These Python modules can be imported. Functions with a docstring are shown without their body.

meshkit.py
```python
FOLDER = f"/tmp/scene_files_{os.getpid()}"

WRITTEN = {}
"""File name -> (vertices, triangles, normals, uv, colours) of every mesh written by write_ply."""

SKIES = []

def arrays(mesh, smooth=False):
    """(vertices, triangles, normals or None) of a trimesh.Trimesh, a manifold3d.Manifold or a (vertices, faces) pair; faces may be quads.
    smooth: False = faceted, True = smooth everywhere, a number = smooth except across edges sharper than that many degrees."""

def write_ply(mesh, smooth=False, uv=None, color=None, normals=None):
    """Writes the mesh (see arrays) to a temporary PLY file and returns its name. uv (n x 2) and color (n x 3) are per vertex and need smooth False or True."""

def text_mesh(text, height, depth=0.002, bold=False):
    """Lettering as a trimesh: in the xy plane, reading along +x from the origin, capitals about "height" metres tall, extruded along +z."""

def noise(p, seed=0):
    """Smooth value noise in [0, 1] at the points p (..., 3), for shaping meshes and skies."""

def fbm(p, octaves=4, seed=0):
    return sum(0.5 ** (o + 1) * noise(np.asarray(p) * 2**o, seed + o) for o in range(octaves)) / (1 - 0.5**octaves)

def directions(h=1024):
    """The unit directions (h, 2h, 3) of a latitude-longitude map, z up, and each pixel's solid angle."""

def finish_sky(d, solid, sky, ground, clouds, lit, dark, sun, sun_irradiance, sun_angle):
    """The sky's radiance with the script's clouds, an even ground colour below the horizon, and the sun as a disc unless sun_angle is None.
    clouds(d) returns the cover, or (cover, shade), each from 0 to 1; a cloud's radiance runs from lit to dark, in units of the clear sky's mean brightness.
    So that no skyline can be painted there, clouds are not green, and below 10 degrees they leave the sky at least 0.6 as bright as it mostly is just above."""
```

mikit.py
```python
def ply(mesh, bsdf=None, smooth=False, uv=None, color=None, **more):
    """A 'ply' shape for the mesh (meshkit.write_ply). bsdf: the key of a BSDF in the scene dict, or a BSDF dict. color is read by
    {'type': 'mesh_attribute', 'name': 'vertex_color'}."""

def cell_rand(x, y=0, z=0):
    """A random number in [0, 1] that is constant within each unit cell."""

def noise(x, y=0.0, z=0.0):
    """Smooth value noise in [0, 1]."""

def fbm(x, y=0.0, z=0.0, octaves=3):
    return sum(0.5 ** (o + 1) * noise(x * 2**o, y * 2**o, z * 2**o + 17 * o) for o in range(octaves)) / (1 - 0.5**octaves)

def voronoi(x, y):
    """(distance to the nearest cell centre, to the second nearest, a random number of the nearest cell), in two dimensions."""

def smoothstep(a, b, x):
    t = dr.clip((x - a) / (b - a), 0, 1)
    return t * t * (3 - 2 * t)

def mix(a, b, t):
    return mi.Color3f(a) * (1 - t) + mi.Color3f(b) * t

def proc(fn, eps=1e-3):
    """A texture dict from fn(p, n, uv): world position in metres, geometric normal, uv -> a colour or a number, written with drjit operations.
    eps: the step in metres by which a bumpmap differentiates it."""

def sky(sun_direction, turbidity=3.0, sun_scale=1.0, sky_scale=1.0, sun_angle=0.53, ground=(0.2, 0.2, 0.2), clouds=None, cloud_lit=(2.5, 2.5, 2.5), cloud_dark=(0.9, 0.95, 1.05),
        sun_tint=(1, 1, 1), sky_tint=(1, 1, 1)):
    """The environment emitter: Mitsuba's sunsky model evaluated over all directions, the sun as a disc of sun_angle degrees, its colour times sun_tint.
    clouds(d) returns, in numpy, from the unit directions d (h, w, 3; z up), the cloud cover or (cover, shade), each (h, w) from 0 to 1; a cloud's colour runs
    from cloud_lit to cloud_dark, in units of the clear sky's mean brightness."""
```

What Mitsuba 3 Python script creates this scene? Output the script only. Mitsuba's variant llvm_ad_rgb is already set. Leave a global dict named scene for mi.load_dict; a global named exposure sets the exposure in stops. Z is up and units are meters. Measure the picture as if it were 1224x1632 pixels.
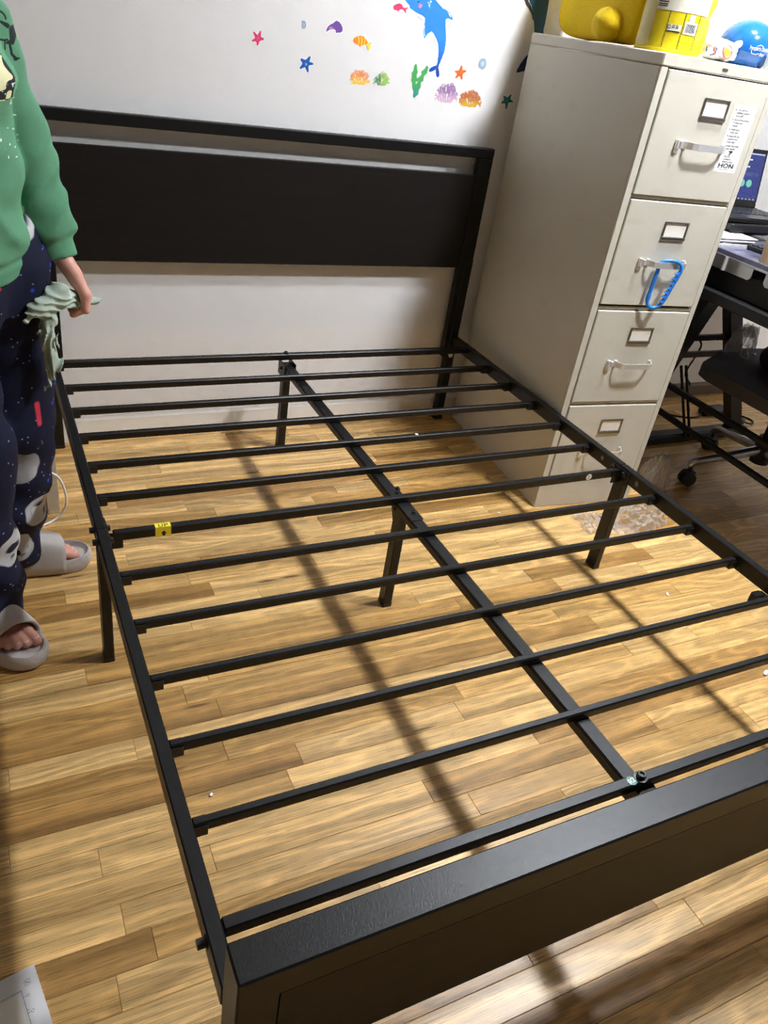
import math, random, json
import numpy as np, trimesh, mitsuba as mi, drjit as dr
import manifold3d as mf
from shapely.geometry import Polygon, LineString, Point
from shapely.ops import unary_union
import mikit, meshkit
from mikit import proc, fbm, noise, voronoi, cell_rand, smoothstep, mix

T = mi.ScalarTransform4f
rng = random.Random(7)
nrg = np.random.default_rng(7)
scene, labels = {}, {}

# ---------------------------------------------------------------- camera, lamp, exposure
CAM = np.array([-0.133, -0.5253, 1.295])
FWD = np.array([0.42809478391433536, 0.7320306475368733, -0.5299679113418894])
UP = np.array([0.11887622530466005, 0.5357125184454785, 0.8359907539190364])
FOV = 2 * math.degrees(math.atan(612 / 1245.946))
scene['camera'] = {'type': 'perspective', 'fov': FOV, 'fov_axis': 'x', 'near_clip': 0.02, 'far_clip': 50.0,
                   'to_world': T().look_at(origin=CAM.tolist(), target=(CAM + FWD).tolist(), up=UP.tolist())}
exposure = 0.14
LAMP_X, LAMP_Z, BULBS = 1.70, 2.435, (0.37, 0.93)      # the ceiling light above the bed: its two glass domes
LAMP_RADIANCE = [416.0, 434.0, 462.0]
WALL_Y = 1.885
CEIL = 2.5

# ---------------------------------------------------------------- helpers
def numbered(key):
    if key not in scene and key not in labels:
        return key
    i = 1
    while f'{key}_{i:03d}' in scene or f'{key}_{i:03d}' in labels:
        i += 1
    return f'{key}_{i:03d}'

def thing(name, label, category=None, group=None, kind=None):
    key = numbered(name)
    labels[key] = {'label': label}
    if category: labels[key]['category'] = category
    if group: labels[key]['group'] = group
    if kind: labels[key]['kind'] = kind
    return key

def part(parent, name, mesh, bsdf, smooth=False, label=None, kind=None, **kw):
    key = numbered(parent + '__' + name if parent else name)
    scene[key] = mikit.ply(mesh, bsdf, smooth, **kw)
    if label or kind:
        labels[key] = {}
        if label: labels[key]['label'] = label
        if kind: labels[key]['kind'] = kind
    return key

def single(name, mesh, bsdf, label, category, smooth=False, group=None, **kw):
    key = thing(name, label, category, group)
    scene[key] = mikit.ply(mesh, bsdf, smooth, **kw)
    return key

def struct(name, mesh, bsdf, label, smooth=False, **kw):
    scene[name] = mikit.ply(mesh, bsdf, smooth, **kw)
    labels[name] = {'label': label, 'kind': 'structure'}
    return name

cat = trimesh.util.concatenate

def bx(x0, x1, y0, y1, z0, z1, b=0.0):
    if b <= 0:
        m = trimesh.creation.box(extents=(x1 - x0, y1 - y0, z1 - z0))
        m.apply_translation(((x0 + x1) / 2, (y0 + y1) / 2, (z0 + z1) / 2))
        return m
    b = min(b, (x1 - x0) / 2.01, (y1 - y0) / 2.01, (z1 - z0) / 2.01)
    P = []
    for sx in (0, 1):
        for sy in (0, 1):
            for sz in (0, 1):
                c = [(x0, x1)[sx], (y0, y1)[sy], (z0, z1)[sz]]
                d = [(b, -b)[sx], (b, -b)[sy], (b, -b)[sz]]
                P += [(c[0], c[1] + d[1], c[2] + d[2]), (c[0] + d[0], c[1], c[2] + d[2]), (c[0] + d[0], c[1] + d[1], c[2])]
    return trimesh.convex.convex_hull(np.array(P))

def frame_of(d):
    d = np.asarray(d, float); d = d / np.linalg.norm(d)
    a = np.array([0, 0, 1.0]) if abs(d[2]) < 0.9 else np.array([1.0, 0, 0])
    u = np.cross(a, d); u /= np.linalg.norm(u)
    return u, np.cross(d, u), d

def cyl(p0, p1, r, n=16, r1=None):
    p0, p1 = np.asarray(p0, float), np.asarray(p1, float)
    r1 = r if r1 is None else r1
    u, v, d = frame_of(p1 - p0)
    a = np.linspace(0, 2 * np.pi, n, endpoint=False)
    ring = np.outer(np.cos(a), u) + np.outer(np.sin(a), v)
    V = np.vstack([p0 + ring * r, p1 + ring * r1, p0, p1])
    F = []
    for i in range(n):
        j = (i + 1) % n
        F += [(i, j, n + j), (i, n + j, n + i), (2 * n, j, i), (2 * n + 1, n + i, n + j)]
    return trimesh.Trimesh(V, F, process=False)

def tube(pts, r, n=8, closed=False, sub=0):
    P = np.asarray(pts, float)
    if sub:
        from scipy.interpolate import CubicSpline
        t = np.arange(len(P) + (1 if closed else 0))
        Q = np.vstack([P, P[:1]]) if closed else P
        cs = CubicSpline(t, Q, bc_type='periodic' if closed else 'not-a-knot')
        tt = np.linspace(0, t[-1], sub, endpoint=not closed)
        P = cs(tt)
    m = len(P)
    r = np.broadcast_to(np.asarray(r, float), (m,))
    tang = (np.roll(P, -1, 0) - np.roll(P, 1, 0)) if closed else np.gradient(P, axis=0)
    tang /= np.maximum(np.linalg.norm(tang, axis=1, keepdims=True), 1e-9)
    u, v, _ = frame_of(tang[0])
    a = np.linspace(0, 2 * np.pi, n, endpoint=False)
    V = []
    for i in range(m):
        u = u - tang[i] * (u @ tang[i]); u /= np.linalg.norm(u)
        v = np.cross(tang[i], u)
        V.append(P[i] + r[i] * (np.outer(np.cos(a), u) + np.outer(np.sin(a), v)))
    V = np.vstack(V)
    F = []
    for i in range(m if closed else m - 1):
        k = (i + 1) % m
        for j in range(n):
            l = (j + 1) % n
            F += [(i * n + j, i * n + l, k * n + l), (i * n + j, k * n + l, k * n + j)]
    if not closed:
        V = np.vstack([V, P[0], P[-1]])
        for j in range(n):
            l = (j + 1) % n
            F += [(m * n, l, j), (m * n + 1, (m - 1) * n + j, (m - 1) * n + l)]
    return trimesh.Trimesh(V, F, process=False)

def lathe(profile, n=48, center=(0, 0, 0)):
    pr = np.asarray(profile, float)
    a = np.linspace(0, 2 * np.pi, n, endpoint=False)
    V = np.vstack([np.column_stack([r * np.cos(a), r * np.sin(a), np.full(n, z)]) for r, z in pr]) + np.asarray(center)
    F = []
    for i in range(len(pr) - 1):
        for j in range(n):
            l = (j + 1) % n
            F += [(i * n + j, i * n + l, (i + 1) * n + l), (i * n + j, (i + 1) * n + l, (i + 1) * n + j)]
    return trimesh.Trimesh(V, F, process=False)

def extr(poly, h):
    ps = [poly] if poly.geom_type == 'Polygon' else list(poly.geoms)
    return cat([trimesh.creation.extrude_polygon(p, h, engine='earcut') for p in ps if p.area > 1e-9])

def place(mesh, origin, ex, ey):
    """Maps a mesh built in the xy plane (thickness along z) onto the frame (ex, ey, ex x ey) at origin."""
    ex, ey = np.asarray(ex, float), np.asarray(ey, float)
    M = np.eye(4); M[:3, 0], M[:3, 1], M[:3, 2], M[:3, 3] = ex, ey, np.cross(ex, ey), origin
    m = mesh.copy(); m.apply_transform(M)
    return m

def moved(mesh, loc=(0, 0, 0), rz=0.0):
    M = trimesh.transformations.rotation_matrix(rz, (0, 0, 1)); M[:3, 3] = loc
    m = mesh.copy(); m.apply_transform(M)
    return m

def hexbolt(p, d, r=0.007, h=0.005):
    p, d = np.asarray(p, float), np.asarray(d, float)
    return cat([cyl(p, p + d * 0.0015, r * 1.35, 16), cyl(p + d * 0.0015, p + d * (0.0015 + h), r, 12)])

def capped(p, d, r=0.008, h=0.006):
    """A socket-head bolt: a drum with a recessed hexagon in its face."""
    p, d = np.asarray(p, float), np.asarray(d, float)
    u, v, d = frame_of(d)
    prof = [(r * 1.5, 0), (r * 1.5, 0.0012), (r, 0.0015), (r, h - 0.001), (r * 0.88, h), (r * 0.55, h), (r * 0.5, h - 0.003), (0.0001, h - 0.003)]
    m = lathe(prof, 16)
    M = np.eye(4); M[:3, 0], M[:3, 1], M[:3, 2], M[:3, 3] = u, v, d, p
    m.apply_transform(M)
    return m

# ---- distance-field surfaces (people, cloth): numpy surface nets
def surface_nets(f, lo, hi, h):
    lo, hi = np.asarray(lo, float), np.asarray(hi, float)
    n = np.ceil((hi - lo) / h).astype(int) + 1
    ax = [lo[k] + h * np.arange(n[k]) for k in range(3)]
    D = np.empty(n)
    step = max(1, int(400000 / (n[1] * n[2])))
    for i in range(0, n[0], step):
        X = np.stack(np.meshgrid(ax[0][i:i + step], ax[1], ax[2], indexing='ij'), -1)
        D[i:i + step] = f(X.reshape(-1, 3)).reshape(X.shape[:3])
    S = D < 0
    c = [D[i:n[0] - 1 + i, j:n[1] - 1 + j, k:n[2] - 1 + k] for i in (0, 1) for j in (0, 1) for k in (0, 1)]
    s = np.stack([x < 0 for x in c])
    mixed = s.any(0) & ~s.all(0)
    idx = np.argwhere(mixed)
    ids = np.full(mixed.shape, -1); ids[tuple(idx.T)] = np.arange(len(idx))
    vals = np.stack([x[tuple(idx.T)] for x in c], 1)
    off = np.array([(i, j, k) for i in (0, 1) for j in (0, 1) for k in (0, 1)], float)
    acc, cnt = np.zeros((len(idx), 3)), np.zeros((len(idx), 1))
    for a in range(8):
        for b in range(a + 1, 8):
            if np.abs(off[a] - off[b]).sum() != 1: continue
            va, vb = vals[:, a], vals[:, b]
            m = (va < 0) != (vb < 0)
            t = np.where(m, va / np.where(m, va - vb, 1), 0)[:, None]
            acc += np.where(m[:, None], off[a] + t * (off[b] - off[a]), 0); cnt += m[:, None]
    V = lo + h * (idx + acc / np.maximum(cnt, 1))
    F = []
    for axis in range(3):
        o = [1, 2, 0][axis], [2, 0, 1][axis]
        A = S.take(range(n[axis] - 1), axis); B = S.take(range(1, n[axis]), axis)
        e = np.argwhere(A != B)
        ok = (e[:, o[0]] > 0) & (e[:, o[1]] > 0) & (e[:, o[0]] < n[o[0]] - 1) & (e[:, o[1]] < n[o[1]] - 1)
        e = e[ok]
        inside = A[tuple(e.T)]
        q = []
        for d0, d1 in ((1, 1), (0, 1), (0, 0), (1, 0)):
            w = e.copy(); w[:, o[0]] -= d0; w[:, o[1]] -= d1
            q.append(ids[tuple(w.T)])
        q = np.stack(q, 1)
        q = np.where(inside[:, None], q, q[:, ::-1])
        F += [q[:, [0, 1, 2]], q[:, [0, 2, 3]]]
    return trimesh.Trimesh(V, np.vstack(F), process=False)

def smin(a, b, k):
    h = np.clip(0.5 + 0.5 * (b - a) / k, 0, 1)
    return b * (1 - h) + a * h - k * h * (1 - h)

def cone(P, a, b, ra, rb):
    a, b = np.asarray(a, float), np.asarray(b, float)
    ab = b - a
    t = np.clip((P - a) @ ab / (ab @ ab), 0, 1)
    return np.linalg.norm(P - a - t[:, None] * ab, axis=1) - (ra + (rb - ra) * t)

def chain(P, pts, rs, k=0.0):
    d = None
    for i in range(len(pts) - 1):
        e = cone(P, pts[i], pts[i + 1], rs[i], rs[i + 1])
        d = e if d is None else (np.minimum(d, e) if k == 0 else smin(d, e, k))
    return d

def ellipsoid(P, c, r):
    r = np.asarray(r, float)
    q = (P - np.asarray(c, float)) / r
    l = np.linalg.norm(q, axis=1)
    return (l - 1) * l / np.maximum(np.linalg.norm(q / r, axis=1), 1e-9)

# ---------------------------------------------------------------- materials
def mat(name, color, rough=0.5, metal=0.0, spec=0.5, two=False, **kw):
    b = {'type': 'principled', 'base_color': color if isinstance(color, dict) else {'type': 'rgb', 'value': list(color)},
         'roughness': rough, 'metallic': metal, **({'specular': spec} if not metal else {}), **kw}
    scene[name] = {'type': 'twosided', 'bsdf': b} if two else b
    return name

def wood(p, n, uv):
    """Oak strip flooring: uv.x runs along the strip, the whole part of uv.y names the strip, its fraction runs across it."""
    sid = dr.floor(uv.y)
    y = (uv.y - sid) * 0.25
    x = uv.x
    r1, r2, r3 = cell_rand(sid, 3), cell_rand(sid, 11), cell_rand(sid, 23)
    warp = fbm(x * 3.0, y * 14.0 + sid * 3.1, 0.0, 3)
    ring = 0.5 + 0.5 * dr.sin(y * (60 + 190 * r3) + warp * (16 + 26 * r2))
    ring = ring * ring
    fine = fbm(x * 9.0, y * 620.0, sid, 2)
    pore = smoothstep(0.62, 0.85, noise(x * 26.0, y * 1100.0, sid))
    broad = fbm(x * 1.8, y * 22.0, sid * 1.7, 2)
    kx, ky = x * 2.6 + sid * 0.37, y * 18.0 + r2 * 7.0
    d1, d2, w = voronoi(kx, ky)
    knot = (1 - smoothstep(0.03, 0.10, d1)) * dr.select(w > 0.93, 1.0, 0.0)
    tone = 0.15 + 0.85 * r1
    light, mid, dark = mi.Color3f(0.75, 0.472, 0.182), mi.Color3f(0.59, 0.338, 0.104), mi.Color3f(0.34, 0.170, 0.048)
    c = mix(mid, light, smoothstep(0.28, 0.8, tone))
    c = mix(c, dark, (1 - smoothstep(0.12, 0.42, tone)) * 0.75)
    c = c * (0.70 + 0.56 * broad) * (0.76 + 0.30 * ring) * (0.74 + 0.48 * fine) * (1 - 0.30 * pore)
    c = mix(c, mi.Color3f(0.10, 0.045, 0.018), knot * 0.8)
    return c

mat('wood_bsdf', proc(wood), 0.36, spec=0.5)
mat('wood_gap_bsdf', (0.10, 0.055, 0.025), 0.8)

def paint(p, n, uv):
    m = fbm(p.x * 2.3, p.y * 2.3, p.z * 2.3, 3)
    s = smoothstep(0.72, 0.80, noise(p.x * 21, p.y * 21, p.z * 34)) * smoothstep(0.35, 0.0, p.z)
    return mi.Color3f(0.72, 0.712, 0.70) * (0.965 + 0.06 * m) * (1 - 0.10 * s)
mat('paint_bsdf', proc(paint), 0.55, spec=0.35)
mat('ceiling_bsdf', (0.50, 0.49, 0.48), 0.9)
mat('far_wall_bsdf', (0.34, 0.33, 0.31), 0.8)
mat('baseboard_bsdf', (0.78, 0.76, 0.71), 0.45)
mat('dark_baseboard_bsdf', (0.10, 0.062, 0.038), 0.5)

def powder(p, n, uv):
    s = noise(p.x * 900, p.y * 900, p.z * 900)
    return mi.Color3f(0.0032, 0.0033, 0.0038) * (0.75 + 0.5 * s)
scene['black_metal_bsdf'] = {'type': 'bumpmap', 'arbitrary': proc(lambda p, n, uv: 0.00011 * noise(p.x * 700, p.y * 700, p.z * 700), 3e-4), 'scale': 1.0,
                             'bsdf': {'type': 'principled', 'base_color': proc(powder), 'roughness': 0.40, 'specular': 0.34}}
mat('black_laminate_bsdf', proc(lambda p, n, uv: mi.Color3f(0.0080, 0.0066, 0.0064) * (0.8 + 0.4 * fbm(p.x * 4, p.y * 4, p.z * 90, 2))), 0.45, spec=0.25)
mat('black_plastic_bsdf', (0.005, 0.005, 0.0055), 0.45)
mat('bolt_bsdf', (0.012, 0.012, 0.014), 0.28, spec=0.7)

def cream(p, n, uv):
    s = fbm(p.x * 5, p.y * 5, p.z * 3, 3)
    m = smoothstep(0.80, 0.88, noise(p.x * 17, p.y * 17, p.z * 26))
    return mi.Color3f(0.525, 0.50, 0.42) * (0.97 + 0.05 * s) * (1 - 0.04 * m)
mat('cream_metal_bsdf', proc(cream), 0.42, spec=0.45)
mat('gap_bsdf', (0.05, 0.045, 0.04), 0.8)
mat('chrome_bsdf', (0.82, 0.81, 0.80), 0.42, metal=0.72)
mat('pewter_bsdf', (0.33, 0.31, 0.29), 0.32, metal=1.0)
mat('brushed_bsdf', (0.52, 0.53, 0.56), 0.30, metal=1.0)
mat('card_bsdf', (0.80, 0.78, 0.70), 0.7)
mat('white_paper_bsdf', (0.68, 0.68, 0.68), 0.75, spec=0.25, two=True)
mat('ink_bsdf', (0.015, 0.015, 0.016), 0.6)
mat('grey_ink_bsdf', (0.32, 0.32, 0.33), 0.7)
mat('blue_plastic_bsdf', (0.02, 0.20, 0.72), 0.32, spec=0.6)
mat('yellow_sticker_bsdf', (0.86, 0.72, 0.03), 0.45)
mat('green_sticker_bsdf', (0.02, 0.17, 0.12), 0.4)
mat('beige_wood_bsdf', proc(lambda p, n, uv: mi.Color3f(0.50, 0.42, 0.30) * (0.88 + 0.24 * fbm(p.x * 6, p.y * 6, p.z * 60, 2))), 0.5)
mat('white_plastic_bsdf', (0.80, 0.80, 0.79), 0.4)
mat('dark_desk_bsdf', (0.008, 0.008, 0.009), 0.5, spec=0.3)
mat('desk_glass_bsdf', (0.085, 0.085, 0.13), 0.12, spec=0.8)
mat('rubber_bsdf', (0.012, 0.012, 0.012), 0.7)

# ---------------------------------------------------------------- the room
RX0, RX1, RY0, RY1 = -2.1, 3.75, -2.7, WALL_Y
struct('wall_back', bx(RX0 - 0.1, RX1 + 0.1, RY1, RY1 + 0.1, -0.05, CEIL + 0.1), 'paint_bsdf', 'white painted wall with sea-creature stickers behind the bed and cabinet')
struct('wall_right', bx(RX1, RX1 + 0.1, RY0, RY1, -0.05, CEIL + 0.1), 'paint_bsdf', 'white painted wall beyond the desk')
struct('wall_left', bx(RX0 - 0.1, RX0, RY0, RY1, -0.05, CEIL + 0.1), 'far_wall_bsdf', 'white painted wall on the side of the standing person')
struct('wall_front', bx(RX0 - 0.1, RX1 + 0.1, RY0 - 0.1, RY0, -0.05, CEIL + 0.1), 'far_wall_bsdf', 'white painted wall facing the headboard')
struct('ceiling', bx(RX0, RX1, RY0, RY1, CEIL, CEIL + 0.1), 'ceiling_bsdf', 'plain white ceiling')

def skirting(x0, x1, h, t):
    pr = Polygon([(0, 0), (t, 0), (t, h - 0.012), (t * 0.45, h), (0, h)])
    m = trimesh.creation.extrude_polygon(pr, x1 - x0, engine='earcut')
    return place(m, (x1, WALL_Y, 0), (0, -1, 0), (0, 0, 1))
struct('baseboard_back', skirting(RX0, 1.86, 0.085, 0.012), 'baseboard_bsdf', 'white painted baseboard under the headboard')
struct('baseboard_right', skirting(1.86, RX1, 0.060, 0.014), 'dark_baseboard_bsdf', 'dark brown low baseboard behind the desk')

# the floor: a sub-floor and its oak strips, each a piece with its own edges
struct('floor', bx(RX0, RX1, RY0, RY1, -0.06, -0.0035), 'wood_gap_bsdf', 'glossy oak strip floor with light and dark boards')
ROW = 0.0568
RIGHT = np.cross(FWD, UP)
def to_px(P):
    c = np.asarray(P, float) - CAM
    x, y, z = c @ RIGHT, -(c @ UP), c @ FWD
    return 612 + 1245.946 * x / z, 816 + 1245.946 * y / z, z

def plank_mesh(x0, x1, y0, y1, sid, dz):
    g, b = 0.0002, 0.0007
    a0, a1, c0, c1 = x0 + g, x1 - g, y0 + g, y1 - g
    zt = dz
    V = np.array([(a0, c0, -0.0035), (a1, c0, -0.0035), (a1, c1, -0.0035), (a0, c1, -0.0035),
                  (a0, c0, zt - b), (a1, c0, zt - b), (a1, c1, zt - b), (a0, c1, zt - b),
                  (a0 + b, c0 + b, zt), (a1 - b, c0 + b, zt), (a1 - b, c1 - b, zt), (a0 + b, c1 - b, zt)])
    F = []
    for o in (0, 4):
        for i in range(4):
            j = (i + 1) % 4
            F += [(o + i, o + j, o + 4 + j), (o + i, o + 4 + j, o + 4 + i)]
    F += [(8, 9, 10), (8, 10, 11)]
    uv = np.column_stack([V[:, 0] - x0 + (sid * 1.37) % 53.0, sid + np.clip(V[:, 1] - y0, 0.0005, ROW) * 4])
    return V, np.array(F), uv

planks, sid = [], 0
row0 = 0.319 - ROW * 40
k = 0
while row0 + k * ROW < RY1:
    y0 = row0 + k * ROW; k += 1
    if y0 + ROW < RY0: continue
    x = RX0 - rng.uniform(0, 0.6)
    while x < RX1:
        L = rng.choice([0.24, 0.31, 0.38, 0.46, 0.55, 0.66, 0.8, 0.95]) * rng.uniform(0.9, 1.1)
        sid += 1
        a, b = max(x, RX0), min(x + L, RX1)
        if b - a > 0.02:
            planks.append((a, b, max(y0, RY0), min(y0 + ROW, RY1), sid, rng.uniform(-0.00025, 0.00025)))
        x += L

def shown(pl):
    best = 0
    for fx in np.linspace(0, 1, 5):
        u, v, z = to_px((pl[0] + fx * (pl[1] - pl[0]), (pl[2] + pl[3]) / 2, 0))
        if z > 0.1 and -20 < u < 1244 and -20 < v < 1652:
            best += (pl[1] - pl[0]) / 5 / z ** 2.5
    return best
order = sorted(planks, key=lambda q: -shown(q))
near, far = [q for q in order[:296] if shown(q) > 0], []
near_ids = {q[4] for q in near}
for q in sorted(near, key=lambda q: q[4]):
    V, F, uv = plank_mesh(*q)
    part('floor', 'plank', (V, F), 'wood_bsdf', uv=uv)
rest = [plank_mesh(*q) for q in planks if q[4] not in near_ids]
o, VV, FF, UU = 0, [], [], []
for V, F, uv in rest:
    VV.append(V); FF.append(F + o); UU.append(uv); o += len(V)
part('floor', 'outlying_planks', (np.vstack(VV), np.vstack(FF)), 'wood_bsdf', uv=np.vstack(UU), kind='stuff')

# the ceiling light that lights the room (above the frame)
cl = thing('ceiling_light', 'ceiling light with two white glass domes above the side of the bed', 'ceiling light')
part(cl, 'base', bx(LAMP_X - 0.12, LAMP_X + 0.12, BULBS[0] - 0.14, BULBS[1] + 0.14, LAMP_Z + 0.002, CEIL, 0.01), 'white_plastic_bsdf')
for yb, share in zip(BULBS, (1.15, 0.85)):
    dome = lathe([(0.070 * math.sin(t), -0.034 * math.cos(t)) for t in np.linspace(0.0005, math.pi / 2, 14)], 40)
    dome.vertices = dome.vertices * (1.45, 1.35, 1.0) + np.array([LAMP_X, yb, LAMP_Z])
    part(cl, 'glass_dome', dome, 'white_plastic_bsdf', True, emitter={'type': 'area', 'radiance': {'type': 'rgb', 'value': [c * share for c in LAMP_RADIANCE]}})

# ---------------------------------------------------------------- the bed frame
XL, XR, HR, PITCH = 0.0174, 1.4295, 0.3445, 0.1438
RW, RH = 0.021, 0.040                       # side rail: width, height
ZS, SW, SH = HR - 0.012, 0.0145, 0.0190      # slats: top, width, height
YH, YF = 1.838, -0.088                      # front of the headboard, bed side of the footboard
bed = thing('bed_frame', 'black metal slatted bed frame with a headboard panel and low footboard, no mattress', 'bed frame')
M = 'black_metal_bsdf'
def slat_row(i): return PITCH * (12 - i)
# side rails, each in two lengths that meet at the middle leg
YM = slat_row(6)
for x0 in (XL, XR - RW):
    part(bed, 'side_rail', bx(x0, x0 + RW, YF, YM - 0.001, HR - RH, HR, 0.0022), M)
    part(bed, 'side_rail', bx(x0, x0 + RW, YM + 0.001, YH + 0.002, HR - RH, HR, 0.0022), M)
# the long beam under the slats, in two lengths
BX = (XL + XR) / 2
for a, b in ((-0.004, YM - 0.002), (YM + 0.002, slat_row(0))):
    beam = cat([bx(BX - 0.015, BX + 0.015, a, b, ZS - SH - 0.024, ZS - SH, 0.002), bx(BX - 0.0165, BX - 0.0150, a + 0.003, b - 0.003, ZS - SH - 0.010, ZS - SH - 0.005)])
    part(bed, 'centre_beam', beam, M)
# slats and their end clips
xi0, xi1 = XL + RW, XR - RW
slats = []
for i in range(13):
    y = slat_row(i)
    if i == 0:
        slats.append(part(bed, 'cross_bar', bx(xi0, xi1, y - 0.010, y + 0.010, HR - 0.022, HR - 0.002, 0.0025), M))
    elif i == 6:
        slats.append(part(bed, 'cross_bar', bx(xi0 + 0.012, xi1 - 0.012, y - 0.0075, y + 0.0075, ZS - 0.023, ZS, 0.0025), M))
    elif i == 12:
        slats.append(part(bed, 'cross_bar', bx(xi0, xi1, y - 0.0235, y - 0.0045, HR - 0.020, HR - 0.001, 0.0025), M))
    else:
        sl = part(bed, 'slat', bx(xi0 + 0.001, xi1 - 0.001, y - SW / 2, y + SW / 2, ZS - SH, ZS, 0.0026), M)
        slats.append(sl)
        for e in (0, 1):
            a, b = ((xi0, xi0 + 0.022), (xi1 - 0.022, xi1))[e]
            clip = cat([bx(a, b, y - SW / 2 - 0.0025, y - SW / 2 - 0.0005, ZS - SH - 0.005, ZS - 0.004, 0.0008),
                        bx(a, b, y + SW / 2 + 0.0005, y + SW / 2 + 0.0025, ZS - SH - 0.005, ZS - 0.004, 0.0008),
                        bx(a, b, y - SW / 2 - 0.0025, y + SW / 2 + 0.0025, ZS - SH - 0.006, ZS - SH, 0.001)])
            part(sl, 'end_clip', clip, 'black_plastic_bsdf')
# brackets and bolts at the middle of the rails
for e, x in enumerate((xi0, xi1)):
    s = (1, -1)[e]
    plate = bx(min(x, x + s * 0.003), max(x, x + s * 0.003), YM - 0.045, YM + 0.045, HR - RH - 0.006, HR - 0.006, 0.0012)
    ear = bx(min(x, x + s * 0.030), max(x, x + s * 0.030), YM - 0.011, YM - 0.0085, HR - RH - 0.010, HR - 0.010, 0.0008)
    br = part(bed, 'joint_bracket', cat([plate, ear]), M)
    for dy in (-0.022, 0.022):
        part(br, 'bolt', capped((x + s * 0.003, YM + dy, HR - 0.018), (s, 0, 0), 0.0065, 0.007), 'bolt_bsdf')
    xo = (XL, XR)[e]
    for dy in (-0.020, 0.024):
        part(br, 'bolt', hexbolt((xo, YM + dy, HR - 0.021), (-s, 0, 0), 0.0065, 0.008), 'bolt_bsdf')
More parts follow.
